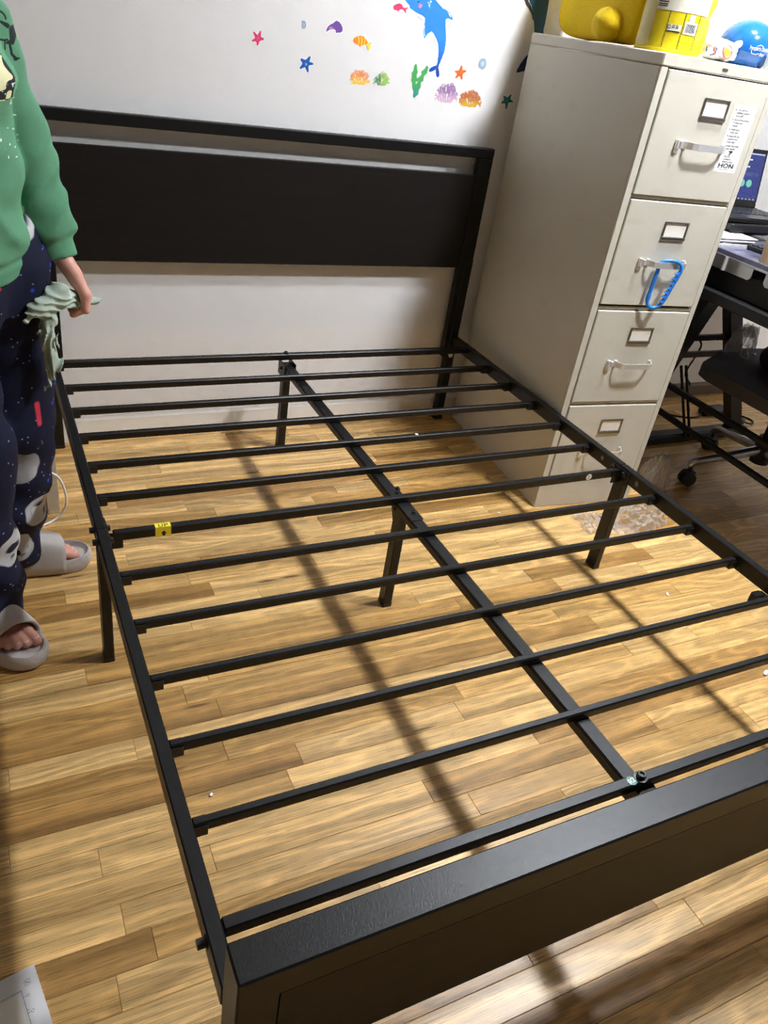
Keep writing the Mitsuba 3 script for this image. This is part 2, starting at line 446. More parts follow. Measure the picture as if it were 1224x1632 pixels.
# bolts on the foot end of the rails, on the beam joints, and at the head
for e, xo in enumerate((XL, XR)):
    part(bed, 'bolt', hexbolt((xo, -0.020, HR - 0.018), ((-1, 0, 0), (1, 0, 0))[e], 0.0065, 0.010), 'bolt_bsdf')
part(bed, 'bolt', capped((BX - 0.011, -0.014, HR - 0.001), (0, 0, 1), 0.0075, 0.009), 'bolt_bsdf')
part(bed, 'bolt', capped((BX, slat_row(0), HR - 0.002), (0, 0, 1), 0.0065, 0.006), 'bolt_bsdf')
part(bed, 'joint_plate', bx(BX - 0.017, BX + 0.017, YM - 0.085, YM - 0.008, ZS - SH, ZS - SH + 0.0025, 0.001), M)
jp = bx(BX - 0.017, BX + 0.017, YM + 0.008, YM + 0.065, ZS - SH, ZS - SH + 0.0025, 0.001)
jp = part(bed, 'joint_plate', jp, M)
for dy in (-0.055, 0.035, 0.052):
    part(jp, 'bolt', capped((BX + (0.004 if dy < 0.05 else 0.012), YM + dy, ZS - SH + 0.0025), (0, 0, 1), 0.0055, 0.006), 'bolt_bsdf')
hp = part(bed, 'joint_plate', bx(BX - 0.019, BX - 0.016, slat_row(0) - 0.05, slat_row(0) + 0.012, ZS - SH - 0.04, HR - 0.022, 0.001), M)
part(bed, 'joint_plate', bx(BX + 0.016, BX + 0.019, slat_row(0) - 0.05, slat_row(0) + 0.012, ZS - SH - 0.03, HR - 0.022, 0.001), M)
part(hp, 'bolt', capped((BX - 0.019, slat_row(0) - 0.016, ZS - SH - 0.014), (-1, 0, 0), 0.006, 0.004), 'bolt_bsdf')
fp = part(bed, 'joint_plate', bx(BX - 0.019, BX + 0.019, -0.060, 0.004, ZS - SH - 0.026, HR - 0.0205, 0.001), M)
# legs: along the middle beam and at the middle of the rails
def leg(x0, x1, y0, y1, ztop):
    l = part(bed, 'leg', bx(x0, x1, y0, y1, 0.004, ztop, 0.0022), M)
    part(l, 'foot_pad', bx(x0 - 0.0006, x1 + 0.0006, y0 - 0.0006, y1 + 0.0006, 0.0, 0.012, 0.002), 'black_plastic_bsdf')
leg(XL - 0.001, XL + 0.020, YM - 0.030, YM + 0.008, HR - RH)
leg(XR - 0.021, XR + 0.001, YM - 0.030, YM + 0.008, HR - RH)
leg(BX - 0.012, BX + 0.012, YM - 0.022, YM + 0.010, ZS - SH - 0.024)
leg(BX - 0.012, BX + 0.012, slat_row(0) - 0.028, slat_row(0) + 0.004, ZS - SH - 0.024)
gus = Polygon([(0.0, 0.0), (0.022, 0.045), (-0.030, 0.045), (-0.022, 0.0)])
part(bed, 'gusset', place(extr(gus, 0.003), (BX - 0.0155, YM - 0.004, ZS - SH - 0.066), (0, 1, 0), (0, 0, 1)), M)
part(bed, 'support_bracket', cat([bx(1.374, 1.400, 0.318, 0.340, HR - RH - 0.026, HR - RH + 0.004, 0.003), bx(1.396, XR - RW + 0.001, 0.312, 0.338, HR - RH - 0.014, HR - RH + 0.001, 0.002)]), M)

# headboard: two posts down to the floor, a top bar and a dark panel
hb = part(bed, 'headboard_panel', bx(XL + 0.040, XR - 0.040, YH + 0.005, YH + 0.018, 0.592, 0.8985, 0.0015), 'black_laminate_bsdf', label='dark wood-effect panel of the headboard')
part(bed, 'headboard_bar', bx(XL - 0.004, XR + 0.007, YH, YH + 0.028, 0.951, 0.9815, 0.0025), M)
for x0, x1 in ((XL - 0.004, XL + 0.046), (XR - 0.047, XR + 0.007)):
    part(bed, 'headboard_post', bx(x0, x1, YH, YH + 0.026, 0.26, 0.952, 0.0025), M)
for x0, x1 in ((XL - 0.002, XL + 0.030), (XR - 0.028, XR + 0.006)):
    l = part(bed, 'leg', bx(x0, x1, YH - 0.004, YH + 0.027, 0.004, 0.62, 0.0025), M)
    part(l, 'foot_pad', bx(x0 - 0.0006, x1 + 0.0006, YH - 0.0046, YH + 0.0276, 0, 0.012, 0.002), 'black_plastic_bsdf')
    part(l, 'bolt', capped(((x0 + x1) / 2, YH - 0.004, 0.268), (0, -1, 0), 0.0055, 0.004), 'bolt_bsdf')

# footboard: a square tube frame with a sunk panel
fy0, fy1, fz0, fz1 = -0.1370, YF, 0.212, 0.441
ft = 0.050
part(bed, 'footboard_tube', bx(XL + 0.001, XR + 0.001, fy0, fy1, fz1 - ft, fz1, 0.0025), M)
part(bed, 'footboard_tube', bx(XL + ft, XR - ft, fy0 + 0.021, fy1, fz0 + 0.002, fz0 + 0.032, 0.0025), M)
for x0 in (XL + 0.001, XR - ft + 0.001):
    l = part(bed, 'footboard_post', bx(x0, x0 + ft, fy0, fy1, 0.004, fz1 - 0.0008, 0.0025), M)
    part(l, 'foot_pad', bx(x0 - 0.0006, x0 + ft + 0.0006, fy0 - 0.0006, fy1 + 0.0006, 0, 0.012, 0.002), 'black_plastic_bsdf')
part(bed, 'footboard_panel', bx(XL + ft + 0.0015, XR - ft - 0.0015, fy0 + 0.0012, fy0 + 0.020, fz0 - 0.0005, fz1 - ft - 0.0015), 'black_laminate_bsdf', label='dark brown-black panel of the footboard')

# stickers on the frame
def up_sticker(x0, x1, y):
    z0, z1, d = ZS - 0.0235, ZS + 0.0004, 0.0004
    yf = y - 0.0075 - d
    s = part(slats[6], 'label_sticker', cat([bx(x0, x1, yf, yf + 0.0003, z0, z1), bx(x0, x1, yf, y + 0.0079, z1 - 0.0003, z1)]), 'yellow_sticker_bsdf', label='yellow sticker with an arrow and the word UP')
    arrow = Polygon([(-0.0032, 0), (0.0032, 0), (0.0032, 0.006), (0.0062, 0.006), (0, 0.0125), (-0.0062, 0.006), (-0.0032, 0.006)])
    xm = (x0 + x1) / 2 + 0.001
    t = meshkit.text_mesh('UP', 0.0115, 0.0002)
    t.apply_translation((-t.bounds[:, 0].mean(), 0, 0))
    return s, cat([place(extr(arrow, 0.0002), (xm, yf - 0.0001, z0 + 0.002), (1, 0, 0), (0, 0, 1)), place(t, (xm, y - 0.0065, z1 + 0.0001), (1, 0, 0), (0, 1, 0))])
st, pr = up_sticker(0.1345, 0.1675, YM)
scene[bed + '__label_print'] = mikit.ply(pr, 'ink_bsdf'); labels[bed + '__label_print'] = {'label': 'black arrow and UP print on the yellow sticker'}
gs = part(bed, 'round_sticker', cyl((BX - 0.030, -0.0145, HR - 0.001), (BX - 0.030, -0.0145, HR - 0.0007), 0.0085, 24), 'green_sticker_bsdf', label='round dark green sticker with a white number')
t = meshkit.text_mesh('R2', 0.008, 0.0002, True); t.apply_translation((-t.bounds[:, 0].mean(), -0.004, 0))
part(gs, 'print', place(t, (BX - 0.030, -0.0145, HR - 0.0007), (0.97, 0.25, 0), (-0.25, 0.97, 0)), 'white_plastic_bsdf')
ws = part(bed, 'round_sticker', cyl((1.296, YM - 0.0075, ZS - 0.011), (1.296, YM - 0.0079, ZS - 0.011), 0.0095, 24), 'white_plastic_bsdf', label='round white sticker on the middle cross bar')
t = meshkit.text_mesh('2', 0.010, 0.0002, True); t.apply_translation((-t.bounds[:, 0].mean(), -0.005, 0))
part(ws, 'print', place(t, (1.296, YM - 0.0079, ZS - 0.011), (1, 0, 0), (0, 0, 1)), 'pewter_bsdf')
part(bed, 'round_sticker', cyl((1.416, YH - 0.0041, 0.2685), (1.416, YH - 0.0085, 0.2685), 0.0085, 20), 'white_plastic_bsdf', label='round white sticker on the headboard leg')
part(bed, 'round_sticker', cyl((0.909, slat_row(4), ZS), (0.909, slat_row(4), ZS + 0.0005), 0.005, 20), 'white_plastic_bsdf', label='small white sticker on the fourth slat')
for ch, y in (('n', YM + 0.075), ('B', YM - 0.075)):
    t = meshkit.text_mesh(ch, 0.014, 0.0002); t.apply_translation((-t.bounds[:, 0].mean(), -0.006, 0))
    part(bed, 'rail_mark', place(t, (xi1 - 0.0001, y, HR - 0.020), (0, -1, 0), (0, 0, 1)), 'grey_ink_bsdf', label='small pale letter on the inner face of the rail')

# ---------------------------------------------------------------- filing cabinet (local frame: x along the front, y into its depth)
CABX, CABY, CABYAW, CW, CD, CH = 1.4289, 1.1792, -0.0882, 0.381, 0.664, 1.32
def cab(m): return moved(m, (CABX, CABY, 0), CABYAW)
fc = thing('filing_cabinet', 'tall cream metal filing cabinet of four drawers beside the bed', 'filing cabinet')
C = 'cream_metal_bsdf'
# shell: sides, back, top cap, bottom, face rails
shell = cat([bx(0, 0.018, 0.006, CD, 0, CH - 0.030, 0.0015), bx(CW - 0.018, CW, 0.006, CD, 0, CH - 0.030, 0.0015), bx(0, CW, CD - 0.004, CD, 0, CH - 0.03),
             bx(0.001, 0.0225, 0, 0.012, 0.0, CH - 0.030, 0.0012), bx(CW - 0.0195, CW - 0.001, 0, 0.012, 0.0, CH - 0.030, 0.0012),
             bx(0.0, CW, 0, CD, 0.0, 0.098, 0.0015)])
part(fc, 'body', cab(shell), C)
part(fc, 'top', cab(cat([bx(-0.0012, CW + 0.0012, -0.0012, CD + 0.001, CH - 0.029, CH, 0.003)])), C)
DR = [(0.9935, 1.2875), (0.693, 0.981), (0.384, 0.675), (0.1065, 0.3705)]
for (za, zb) in DR[1:]:
    part(fc, 'rail', cab(bx(0.022, CW - 0.020, 0.0035, 0.012, zb + 0.0025, zb + 0.0105, 0.001)), C)
part(fc, 'recess', cab(bx(0.019, CW - 0.019, 0.013, 0.016, 0.098, CH - 0.03)), 'gap_bsdf')
def drawer(za, zb, dx):
    d = part(fc, 'drawer', cab(bx(0.0252, 0.3585, -0.0035, 0.0128, za, zb, 0.0022)), C)
    yf = -0.0035
    cz, sx = zb - 0.0735, 0.2005          # label holder
    w, h, t = 0.084, 0.050, 0.006
    hold = cat([bx(sx - w / 2, sx + w / 2, yf - 0.004, yf, cz + h / 2 - t, cz + h / 2, 0.0012), bx(sx - w / 2, sx + w / 2, yf - 0.0055, yf, cz - h / 2, cz - h / 2 + t * 1.5, 0.0015),
                bx(sx - w / 2, sx - w / 2 + t, yf - 0.004, yf, cz - h / 2, cz + h / 2, 0.0012), bx(sx + w / 2 - t, sx + w / 2, yf - 0.004, yf, cz - h / 2, cz + h / 2, 0.0012)])
    lh = part(d, 'label_holder', cab(hold), 'pewter_bsdf')
    part(d, 'label_card', cab(bx(sx - w / 2 + t, sx + w / 2 - t, yf - 0.0008, yf - 0.0002, cz - h / 2 + t, cz + h / 2 - t)), 'card_bsdf')
    hx0, hx1, hz = 0.139, 0.268, zb - 0.1625     # handle: a flat bar on two splayed feet
    prof, out = [], 0.030
    path = [(hx0, 0.0), (hx0 + 0.002, -0.012), (hx0 + 0.010, -0.024), (hx0 + 0.024, -out), (hx1 - 0.024, -out), (hx1 - 0.010, -0.024), (hx1 - 0.002, -0.012), (hx1, 0.0)]
    band = LineString(path).buffer(0.0016, cap_style=2, join_style=1)
    bar = extr(band, 0.0165)
    bar = place(bar, (0, yf, hz - 0.008), (1, 0, 0), (0, 1, 0))
    feet = cat([bx(hx0 - 0.006, hx0 + 0.008, yf - 0.003, yf, hz - 0.010, hz + 0.011, 0.001), bx(hx1 - 0.008, hx1 + 0.006, yf - 0.003, yf, hz - 0.010, hz + 0.011, 0.001)])
    part(d, 'handle', cab(cat([bar, feet])), 'chrome_bsdf')
    lat = cat([bx(0.108, 0.120, yf - 0.010, yf, hz - 0.012, hz + 0.012, 0.002), bx(0.117, 0.127, yf - 0.013, yf - 0.006, hz - 0.008, hz + 0.010, 0.002), bx(0.1085, 0.1175, yf - 0.006, yf, hz - 0.021, hz - 0.010, 0.001)])
    part(d, 'latch', cab(lat), 'chrome_bsdf')
    return d
drawers = [drawer(za, zb, 0) for za, zb in DR]
bd = part(fc, 'badge', cab(bx(0.186, 0.203, -0.0030, -0.0010, CH - 0.0185, CH - 0.0125, 0.0006)), 'pewter_bsdf', label='small dark maker badge on the top edge')
# instruction sticker on the top drawer
yk = -0.0035
sk = part(drawers[0], 'paper_label', cab(bx(0.2612, 0.3378, yk - 0.0004, yk - 0.0001, 1.0700, 1.2347)), 'white_paper_bsdf', label='tall white instruction sticker printed HON')
ink = []
def write(s, x, z, h, bold=False, width=None):
    t = meshkit.text_mesh(s, h, 0.00015, bold)
    if width: t.apply_scale((width / (t.bounds[1, 0] - t.bounds[0, 0]), 1, 1))
    t.apply_translation((-t.bounds[0, 0], 0, 0))
    ink.append(place(t, (x, yk - 0.00042, z), (1, 0, 0), (0, 0, 1)))
lines = [('Turn over the', 1.2235, 1), ('cabinet carefully', 1.2165, 0), ('to bag lift', 1.2095, 0), ('Insert other drawer', 1.2000, 1), ('to one only it', 1.1930, 0), ('remain', 1.1860, 0), ('Order level', 1.1765, 1), ('under feet', 1.1695, 0),
         ('Open ANY the', 1.1605, 1), ('Drawer if not', 1.1535, 0), ('locks other', 1.1465, 0), ('Never to lift order', 1.1370, 1), ('unless drawer', 1.1300, 0)]
for s, z, dot in lines:
    write(s, 0.2755, z - 0.003, 0.0040, True)
    if dot: ink.append(bx(0.2690, 0.2712, yk - 0.00055, yk - 0.0004, z - 0.0028, z + 0.0004))
for s, z in (('Set it on', 1.1045), ('1 in its 2 in', 1.0985 - 0.0005), ('most secured', 1.0920 - 0.0005)):
    write(s, 0.283, z + 0.0035, 0.0038, True)
ink.append(place(extr(Polygon([(0, 0.010), (0.012, 0.012), (0.013, 0.006), (0.008, 0.006), (0.007, 0), (0.002, 0), (0.006, 0.007), (0.001, 0.0075)]), 0.0002), (0.293, yk - 0.00042, 1.1130), (1, 0, 0), (0, 0, 1)))
write('HON', 0.2735, 1.0815, 0.0105, True, 0.052)
ink.append(bx(0.2735, 0.328, yk - 0.00055, yk - 0.0004, 1.0780, 1.0784)); ink.append(bx(0.2735, 0.305, yk - 0.00055, yk - 0.0004, 1.0752, 1.0756))
part(sk, 'print', cab(cat(ink)), 'ink_bsdf')

# blue carabiner-style handle hanging on the second drawer's pull
hz = DR[1][1] - 0.1625
loop = [(0.176, 0.8265), (0.196, 0.8330), (0.222, 0.8300), (0.232, 0.8120), (0.228, 0.7850), (0.221, 0.7550), (0.214, 0.7230), (0.203, 0.7020), (0.188, 0.6960), (0.175, 0.7020), (0.1690, 0.7180), (0.1690, 0.7500), (0.1700, 0.7850), (0.1715, 0.8120)]
LY = lambda x: -0.0215 - (x - 0.170) / 0.060 * 0.023
L3 = np.array([(x, LY(x), z) for x, z in loop])
cb = thing('carabiner_clip', 'big blue plastic carabiner clip hanging on the second drawer handle', 'carabiner')
part(cb, 'loop', cab(tube(L3, 0.0052, 10, True, 90)), 'blue_plastic_bsdf', True)
teeth = []
for i in range(7):
    z = 0.718 + i * 0.0135; x = 0.2125 + (z - 0.718) * 0.21
    teeth.append(place(extr(Polygon([(0, -0.0068), (0, 0.0068), (-0.0115, 0)]).buffer(0.0008), 0.009), (x, LY(x) + 0.0045, z), (1, 0, 0), (0, 0, 1)))
part(cb, 'grip_ridges', cab(cat(teeth)), 'blue_plastic_bsdf')
part(cb, 'gate', cab(cat([cyl((0.1690, LY(0.169), 0.716), (0.1690, LY(0.169), 0.733), 0.0066, 14), cyl((0.1690, LY(0.169), 0.733), (0.1715, LY(0.1715), 0.808), 0.0058, 14)])), 'blue_plastic_bsdf', 40)

# ---------------------------------------------------------------- things on the filing cabinet
mat('yellow_plush_bsdf', proc(lambda p, n, uv: mi.Color3f(0.80, 0.56, 0.015) * (0.86 + 0.22 * noise(p.x * 500, p.y * 500, p.z * 500)) * (0.92 + 0.14 * fbm(p.x * 12, p.y * 12, p.z * 12, 2))), 0.85, spec=0.2, sheen=0.5)
mat('yellow_print_bsdf', (0.66, 0.52, 0.012), 0.42, spec=0.3)
mat('pale_print_bsdf', (0.62, 0.60, 0.49), 0.45, spec=0.3)
mat('tan_print_bsdf', (0.55, 0.46, 0.16), 0.45)
mat('blue_glass_bsdf', (0.012, 0.115, 0.42), 0.14, spec=0.7)
mat('orange_print_bsdf', (0.90, 0.27, 0.02), 0.5)
mat('red_print_bsdf', (0.72, 0.08, 0.06), 0.5)
mat('navy_print_bsdf', (0.02, 0.03, 0.14), 0.5)
mat('foil_yellow_bsdf', (0.66, 0.53, 0.04), 0.30, spec=0.8)

def displaced(m, amp, freq, seed=0, octaves=3):
    n = m.vertex_normals
    d = (meshkit.fbm(m.vertices * freq, octaves, seed) - 0.5) * 2 * amp
    m = m.copy(); m.vertices = m.vertices + n * d[:, None]
    return m

def superbox(a, b, c, e=4.0, sub=5):
    m = trimesh.creation.icosphere(subdivisions=sub)
    v = m.vertices
    k = (np.abs(v) ** e).sum(1) ** (-1 / e)
    m.vertices = v * k[:, None] * np.array([a, b, c])
    return m

# yellow plush cushion: a thick square pad with a round stub foot, its front face towards the bed side
pl = thing('plush_cushion', 'square yellow plush cushion with a round foot on the filing cabinet', 'cushion')
pad = displaced(superbox(0.055, 0.210, 0.150, 5.0), 0.004, 9.0, 3)
pad.apply_translation((0.105, 0.445, CH + 0.1530))
part(pl, 'pad', cab(pad), 'yellow_plush_bsdf', True)
foot = displaced(trimesh.creation.icosphere(subdivisions=4, radius=0.048), 0.0025, 20, 5)
foot.vertices *= (0.80, 1.12, 0.88)
foot.apply_translation((0.046, 0.345, CH + 0.0445))
part(pl, 'foot', cab(foot), 'yellow_plush_bsdf', True)
seam = [(0.046 - 0.0372 * math.cos(t), 0.335, CH + 0.0445 + 0.0415 * math.sin(t)) for t in np.linspace(-0.9, 1.2, 12)]
part(pl, 'seam', cab(tube(seam, 0.0012, 6)), 'tan_print_bsdf')

# yellow pail with a pale band, a bar code and printed boards
pa = thing('snack_pail', 'yellow pail printed like boards with a bar code on the filing cabinet', 'pail')
pc, prr = (0.094, 0.128), 0.0785
prof = [(0.0001, 0.0), (prr - 0.001, 0.0), (prr + 0.001, 0.002), (prr + 0.001, 0.007), (prr - 0.0005, 0.008), (prr + 0.0005, 0.195), (prr + 0.003, 0.197), (prr + 0.003, 0.206), (prr - 0.002, 0.206), (0.0001, 0.204)]
part(pa, 'body', cab(lathe(prof, 72, (pc[0], pc[1], CH))), 'yellow_print_bsdf', 35)
def wrap(a0, a1, z0, z1, off=0.0006, n=10):
    """A thin printed patch round the pail: angles in degrees (0 = towards the front of the cabinet)."""
    V, F = [], []
    a = np.radians(np.linspace(a0 - 24, a1 - 24, n))
    for rr in (prr + off, prr + off + 0.0003):
        for z in (z0, z1):
            V += [(pc[0] + rr * math.sin(t), pc[1] - rr * math.cos(t), CH + z) for t in a]
    for i in range(n - 1):
        b0, t0, b1, t1 = i, n + i, 2 * n + i, 3 * n + i
        F += [(b1, b1 + 1, t1 + 1), (b1, t1 + 1, t1), (b0, t0 + 1, b0 + 1), (b0, t0, t0 + 1), (t0, t1, t1 + 1), (t0, t1 + 1, t0 + 1), (b0, b1 + 1, b1), (b0, b0 + 1, b1 + 1)]
    F += [(0, 2 * n, 3 * n), (0, 3 * n, n), (n - 1, 3 * n - 1 + n, 3 * n - 1), (n - 1, 2 * n - 1, 4 * n - 1)]
    return trimesh.Trimesh(np.array(V), np.array(F), process=False)
part(pa, 'pale_band', cab(wrap(-55, 130, 0.088, 0.192, n=36)), 'pale_print_bsdf', label='pale cream band round the upper half')
part(pa, 'side_print', cab(wrap(-100, -50, 0.010, 0.192, n=12)), 'tan_print_bsdf')
lines_ = [wrap(a, a + 0.8, 0.010, 0.088, 0.0007, 3) for a in (-22, 6, 38)] + [wrap(-48, -30, z, z + 0.002, 0.001, 6) for z in (0.095, 0.099, 0.104, 0.108)] + [wrap(-48, -22, 0.116, 0.118, 0.001, 6)]
part(pa, 'print_lines', cab(cat(lines_)), 'ink_bsdf')
part(pa, 'logo_patch', cab(wrap(-20, 4, 0.047, 0.061, 0.0008, 8)), 'pale_print_bsdf')
marks = [wrap(-20, 3, 0.045, 0.0475, 0.0009, 8)]
for i, a in enumerate((-17.5, -10.5, -4)):
    marks += [wrap(a - 2.2, a - 1.2, 0.051, 0.058, 0.0012, 3), wrap(a + 1.2, a + 2.2, 0.051, 0.058, 0.0012, 3), wrap(a - 1.6, a + 1.6, 0.058, 0.0595, 0.0012, 3)] + ([wrap(a - 1.6, a + 1.6, 0.0505, 0.052, 0.0012, 3)] if i == 0 else [wrap(a - 1.2, a + 1.2, 0.0535, 0.055, 0.0012, 3)])
part(pa, 'logo_print', cab(cat(marks)), 'ink_bsdf')
part(pa, 'bar_code_label', cab(cat([wrap(9, 36, 0.044, 0.070, 0.0010, 8), wrap(15, 26, 0.070, 0.086, 0.0010, 5)])), 'white_paper_bsdf')
bars = [wrap(a, a + wd, 0.048, 0.066, 0.0015, 3) for a, wd in ((12, .8), (14, .5), (15.4, 1.2), (17.6, .5), (19, .9), (21, 1.5), (23.6, .5), (25, 1.0), (27, .6), (28.6, 1.2), (31, .6))]
part(pa, 'bar_code', cab(cat(bars)), 'ink_bsdf')

# small yellow foil bag behind the pail
fb = displaced(superbox(0.030, 0.022, 0.075, 2.6, 4), 0.007, 22, 8)
fb.apply_translation((0.318, 0.30, CH + 0.155))
fs = displaced(superbox(0.036, 0.030, 0.055, 3.0, 4), 0.004, 20, 9)
fs.apply_translation((0.305, 0.30, CH + 0.0585))
single('foil_bag', cab(cat([fb, fs])), 'foil_yellow_bsdf', 'crinkled yellow foil bag standing behind the yellow pail', 'bag', True)
sy = displaced(superbox(0.016, 0.014, 0.026, 2.4, 4), 0.003, 40, 10)
sy.apply_translation((0.222, 0.165, CH + 0.030))
single('yellow_wrapper', cab(sy), 'yellow_print_bsdf', 'small yellow wrapper between the pail and the white wrapper', 'wrapper', True)

# crumpled white wrapper with round prints
wr = thing('candy_wrapper', 'crumpled white wrapper with an orange dot on the filing cabinet', 'wrapper')
def crumple(m, amp, f, seed):
    v = m.vertices
    a = np.abs(meshkit.noise(v * f, seed) - 0.5) * 2
    b = np.abs(meshkit.noise(v * f * 2.1 + 7, seed + 3) - 0.5) * 2
    m = m.copy(); m.vertices = v + m.vertex_normals * ((0.6 - a - 0.5 * b) * amp)[:, None]
    return m
w1 = crumple(superbox(0.052, 0.022, 0.024, 2.5, 5), 0.008, 45, 3)
w1.apply_translation((0.212, 0.062, CH + 0.025))
w2 = crumple(superbox(0.016, 0.012, 0.006, 2.2, 4), 0.004, 60, 5); w2.apply_transform(trimesh.transformations.rotation_matrix(-0.7, (0, 1, 0))); w2.apply_translation((0.258, 0.060, CH + 0.041))
part(wr, 'sheet', cab(cat([w1, w2])), 'white_paper_bsdf', 50)
def disc(x, y, z, r0, r1, ry=0.0):
    ring = Point(0, 0).buffer(r1, 24) if r0 <= 0 else Point(0, 0).buffer(r1, 24).difference(Point(0, 0).buffer(r0, 24))
    return place(extr(ring, 0.0008), (x, y, z), (math.cos(ry), math.sin(ry), 0), (0, 0.25, 0.97))
part(wr, 'orange_dot', cab(disc(0.216, 0.0365, CH + 0.024, 0, 0.0105)), 'orange_print_bsdf', label='orange dot print')
part(wr, 'orange_ring', cab(disc(0.216, 0.0368, CH + 0.024, 0.0135, 0.0155)), 'red_print_bsdf')
part(wr, 'navy_dot', cab(disc(0.173, 0.0470, CH + 0.024, 0, 0.0085, -0.5)), 'navy_print_bsdf', label='navy dot print')
part(wr, 'navy_ring', cab(disc(0.173, 0.0475, CH + 0.024, 0.0115, 0.0135, -0.5)), 'navy_print_bsdf')
part(wr, 'red_ring', cab(disc(0.185, 0.0430, CH + 0.025, 0.0080, 0.0105, 0.3)), 'red_print_bsdf')

# shiny blue ball-shaped bank
bb = thing('blue_bank', 'shiny blue translucent ball with white lettering on the filing cabinet', 'ball')
bcx, bcy, br = 0.340, 0.115, 0.073
ball = trimesh.creation.icosphere(subdivisions=5, radius=br)
v = ball.vertices
low = np.clip((-v[:, 2] - 0.012) / 0.06, 0, 1)
wr_ = (np.abs(meshkit.noise(v * np.array([60, 60, 22]), 4) - 0.5) * 2)
k_ = 1 - 0.16 * low * wr_ - 0.10 * low
v = v * np.column_stack([k_, k_, np.ones(len(v))])
v[:, 2] = np.maximum(v[:, 2] * 0.86, -0.042)
ball.vertices = v + np.array([bcx, bcy, CH + 0.0425])
part(bb, 'ball', cab(ball), 'blue_glass_bsdf', True)
t = meshkit.text_mesh("People's Choice", 0.0085, 0.0004, True); t.apply_scale((0.62, 1, 1)); t.apply_translation((-t.bounds[0, 0], 0, 0))
t2 = meshkit.text_mesh('Bar', 0.0075, 0.0004, True); t2.apply_translation((0.030, -0.011, 0))
swoosh = LineString([(0.006, -0.002), (0.008, -0.007), (0.018, -0.009), (0.028, -0.006)]).buffer(0.0009)
arc = LineString([(0.018, 0.010), (0.026, 0.013), (0.033, 0.011), (0.036, 0.008)]).buffer(0.0009)
flat = cat([t, t2, extr(swoosh, 0.0004), extr(arc, 0.0004)]).subdivide_to_size(0.004)
u = flat.vertices[:, 0] / br - 0.60; z = flat.vertices[:, 1] - 0.004
rr = np.sqrt(np.maximum(br ** 2 - (z / 0.86) ** 2, 1e-6)) + 0.0006 + flat.vertices[:, 2]
flat.vertices = np.column_stack([bcx + rr * np.sin(u), bcy - rr * np.cos(u), CH + 0.0425 + z])
part(bb, 'lettering', cab(flat), 'white_plastic_bsdf')
single('small_box', cab(bx(0.352, 0.378, 0.010, 0.045, CH, CH + 0.034, 0.002)), 'white_plastic_bsdf', 'small white box at the front edge beside the blue ball', 'box')

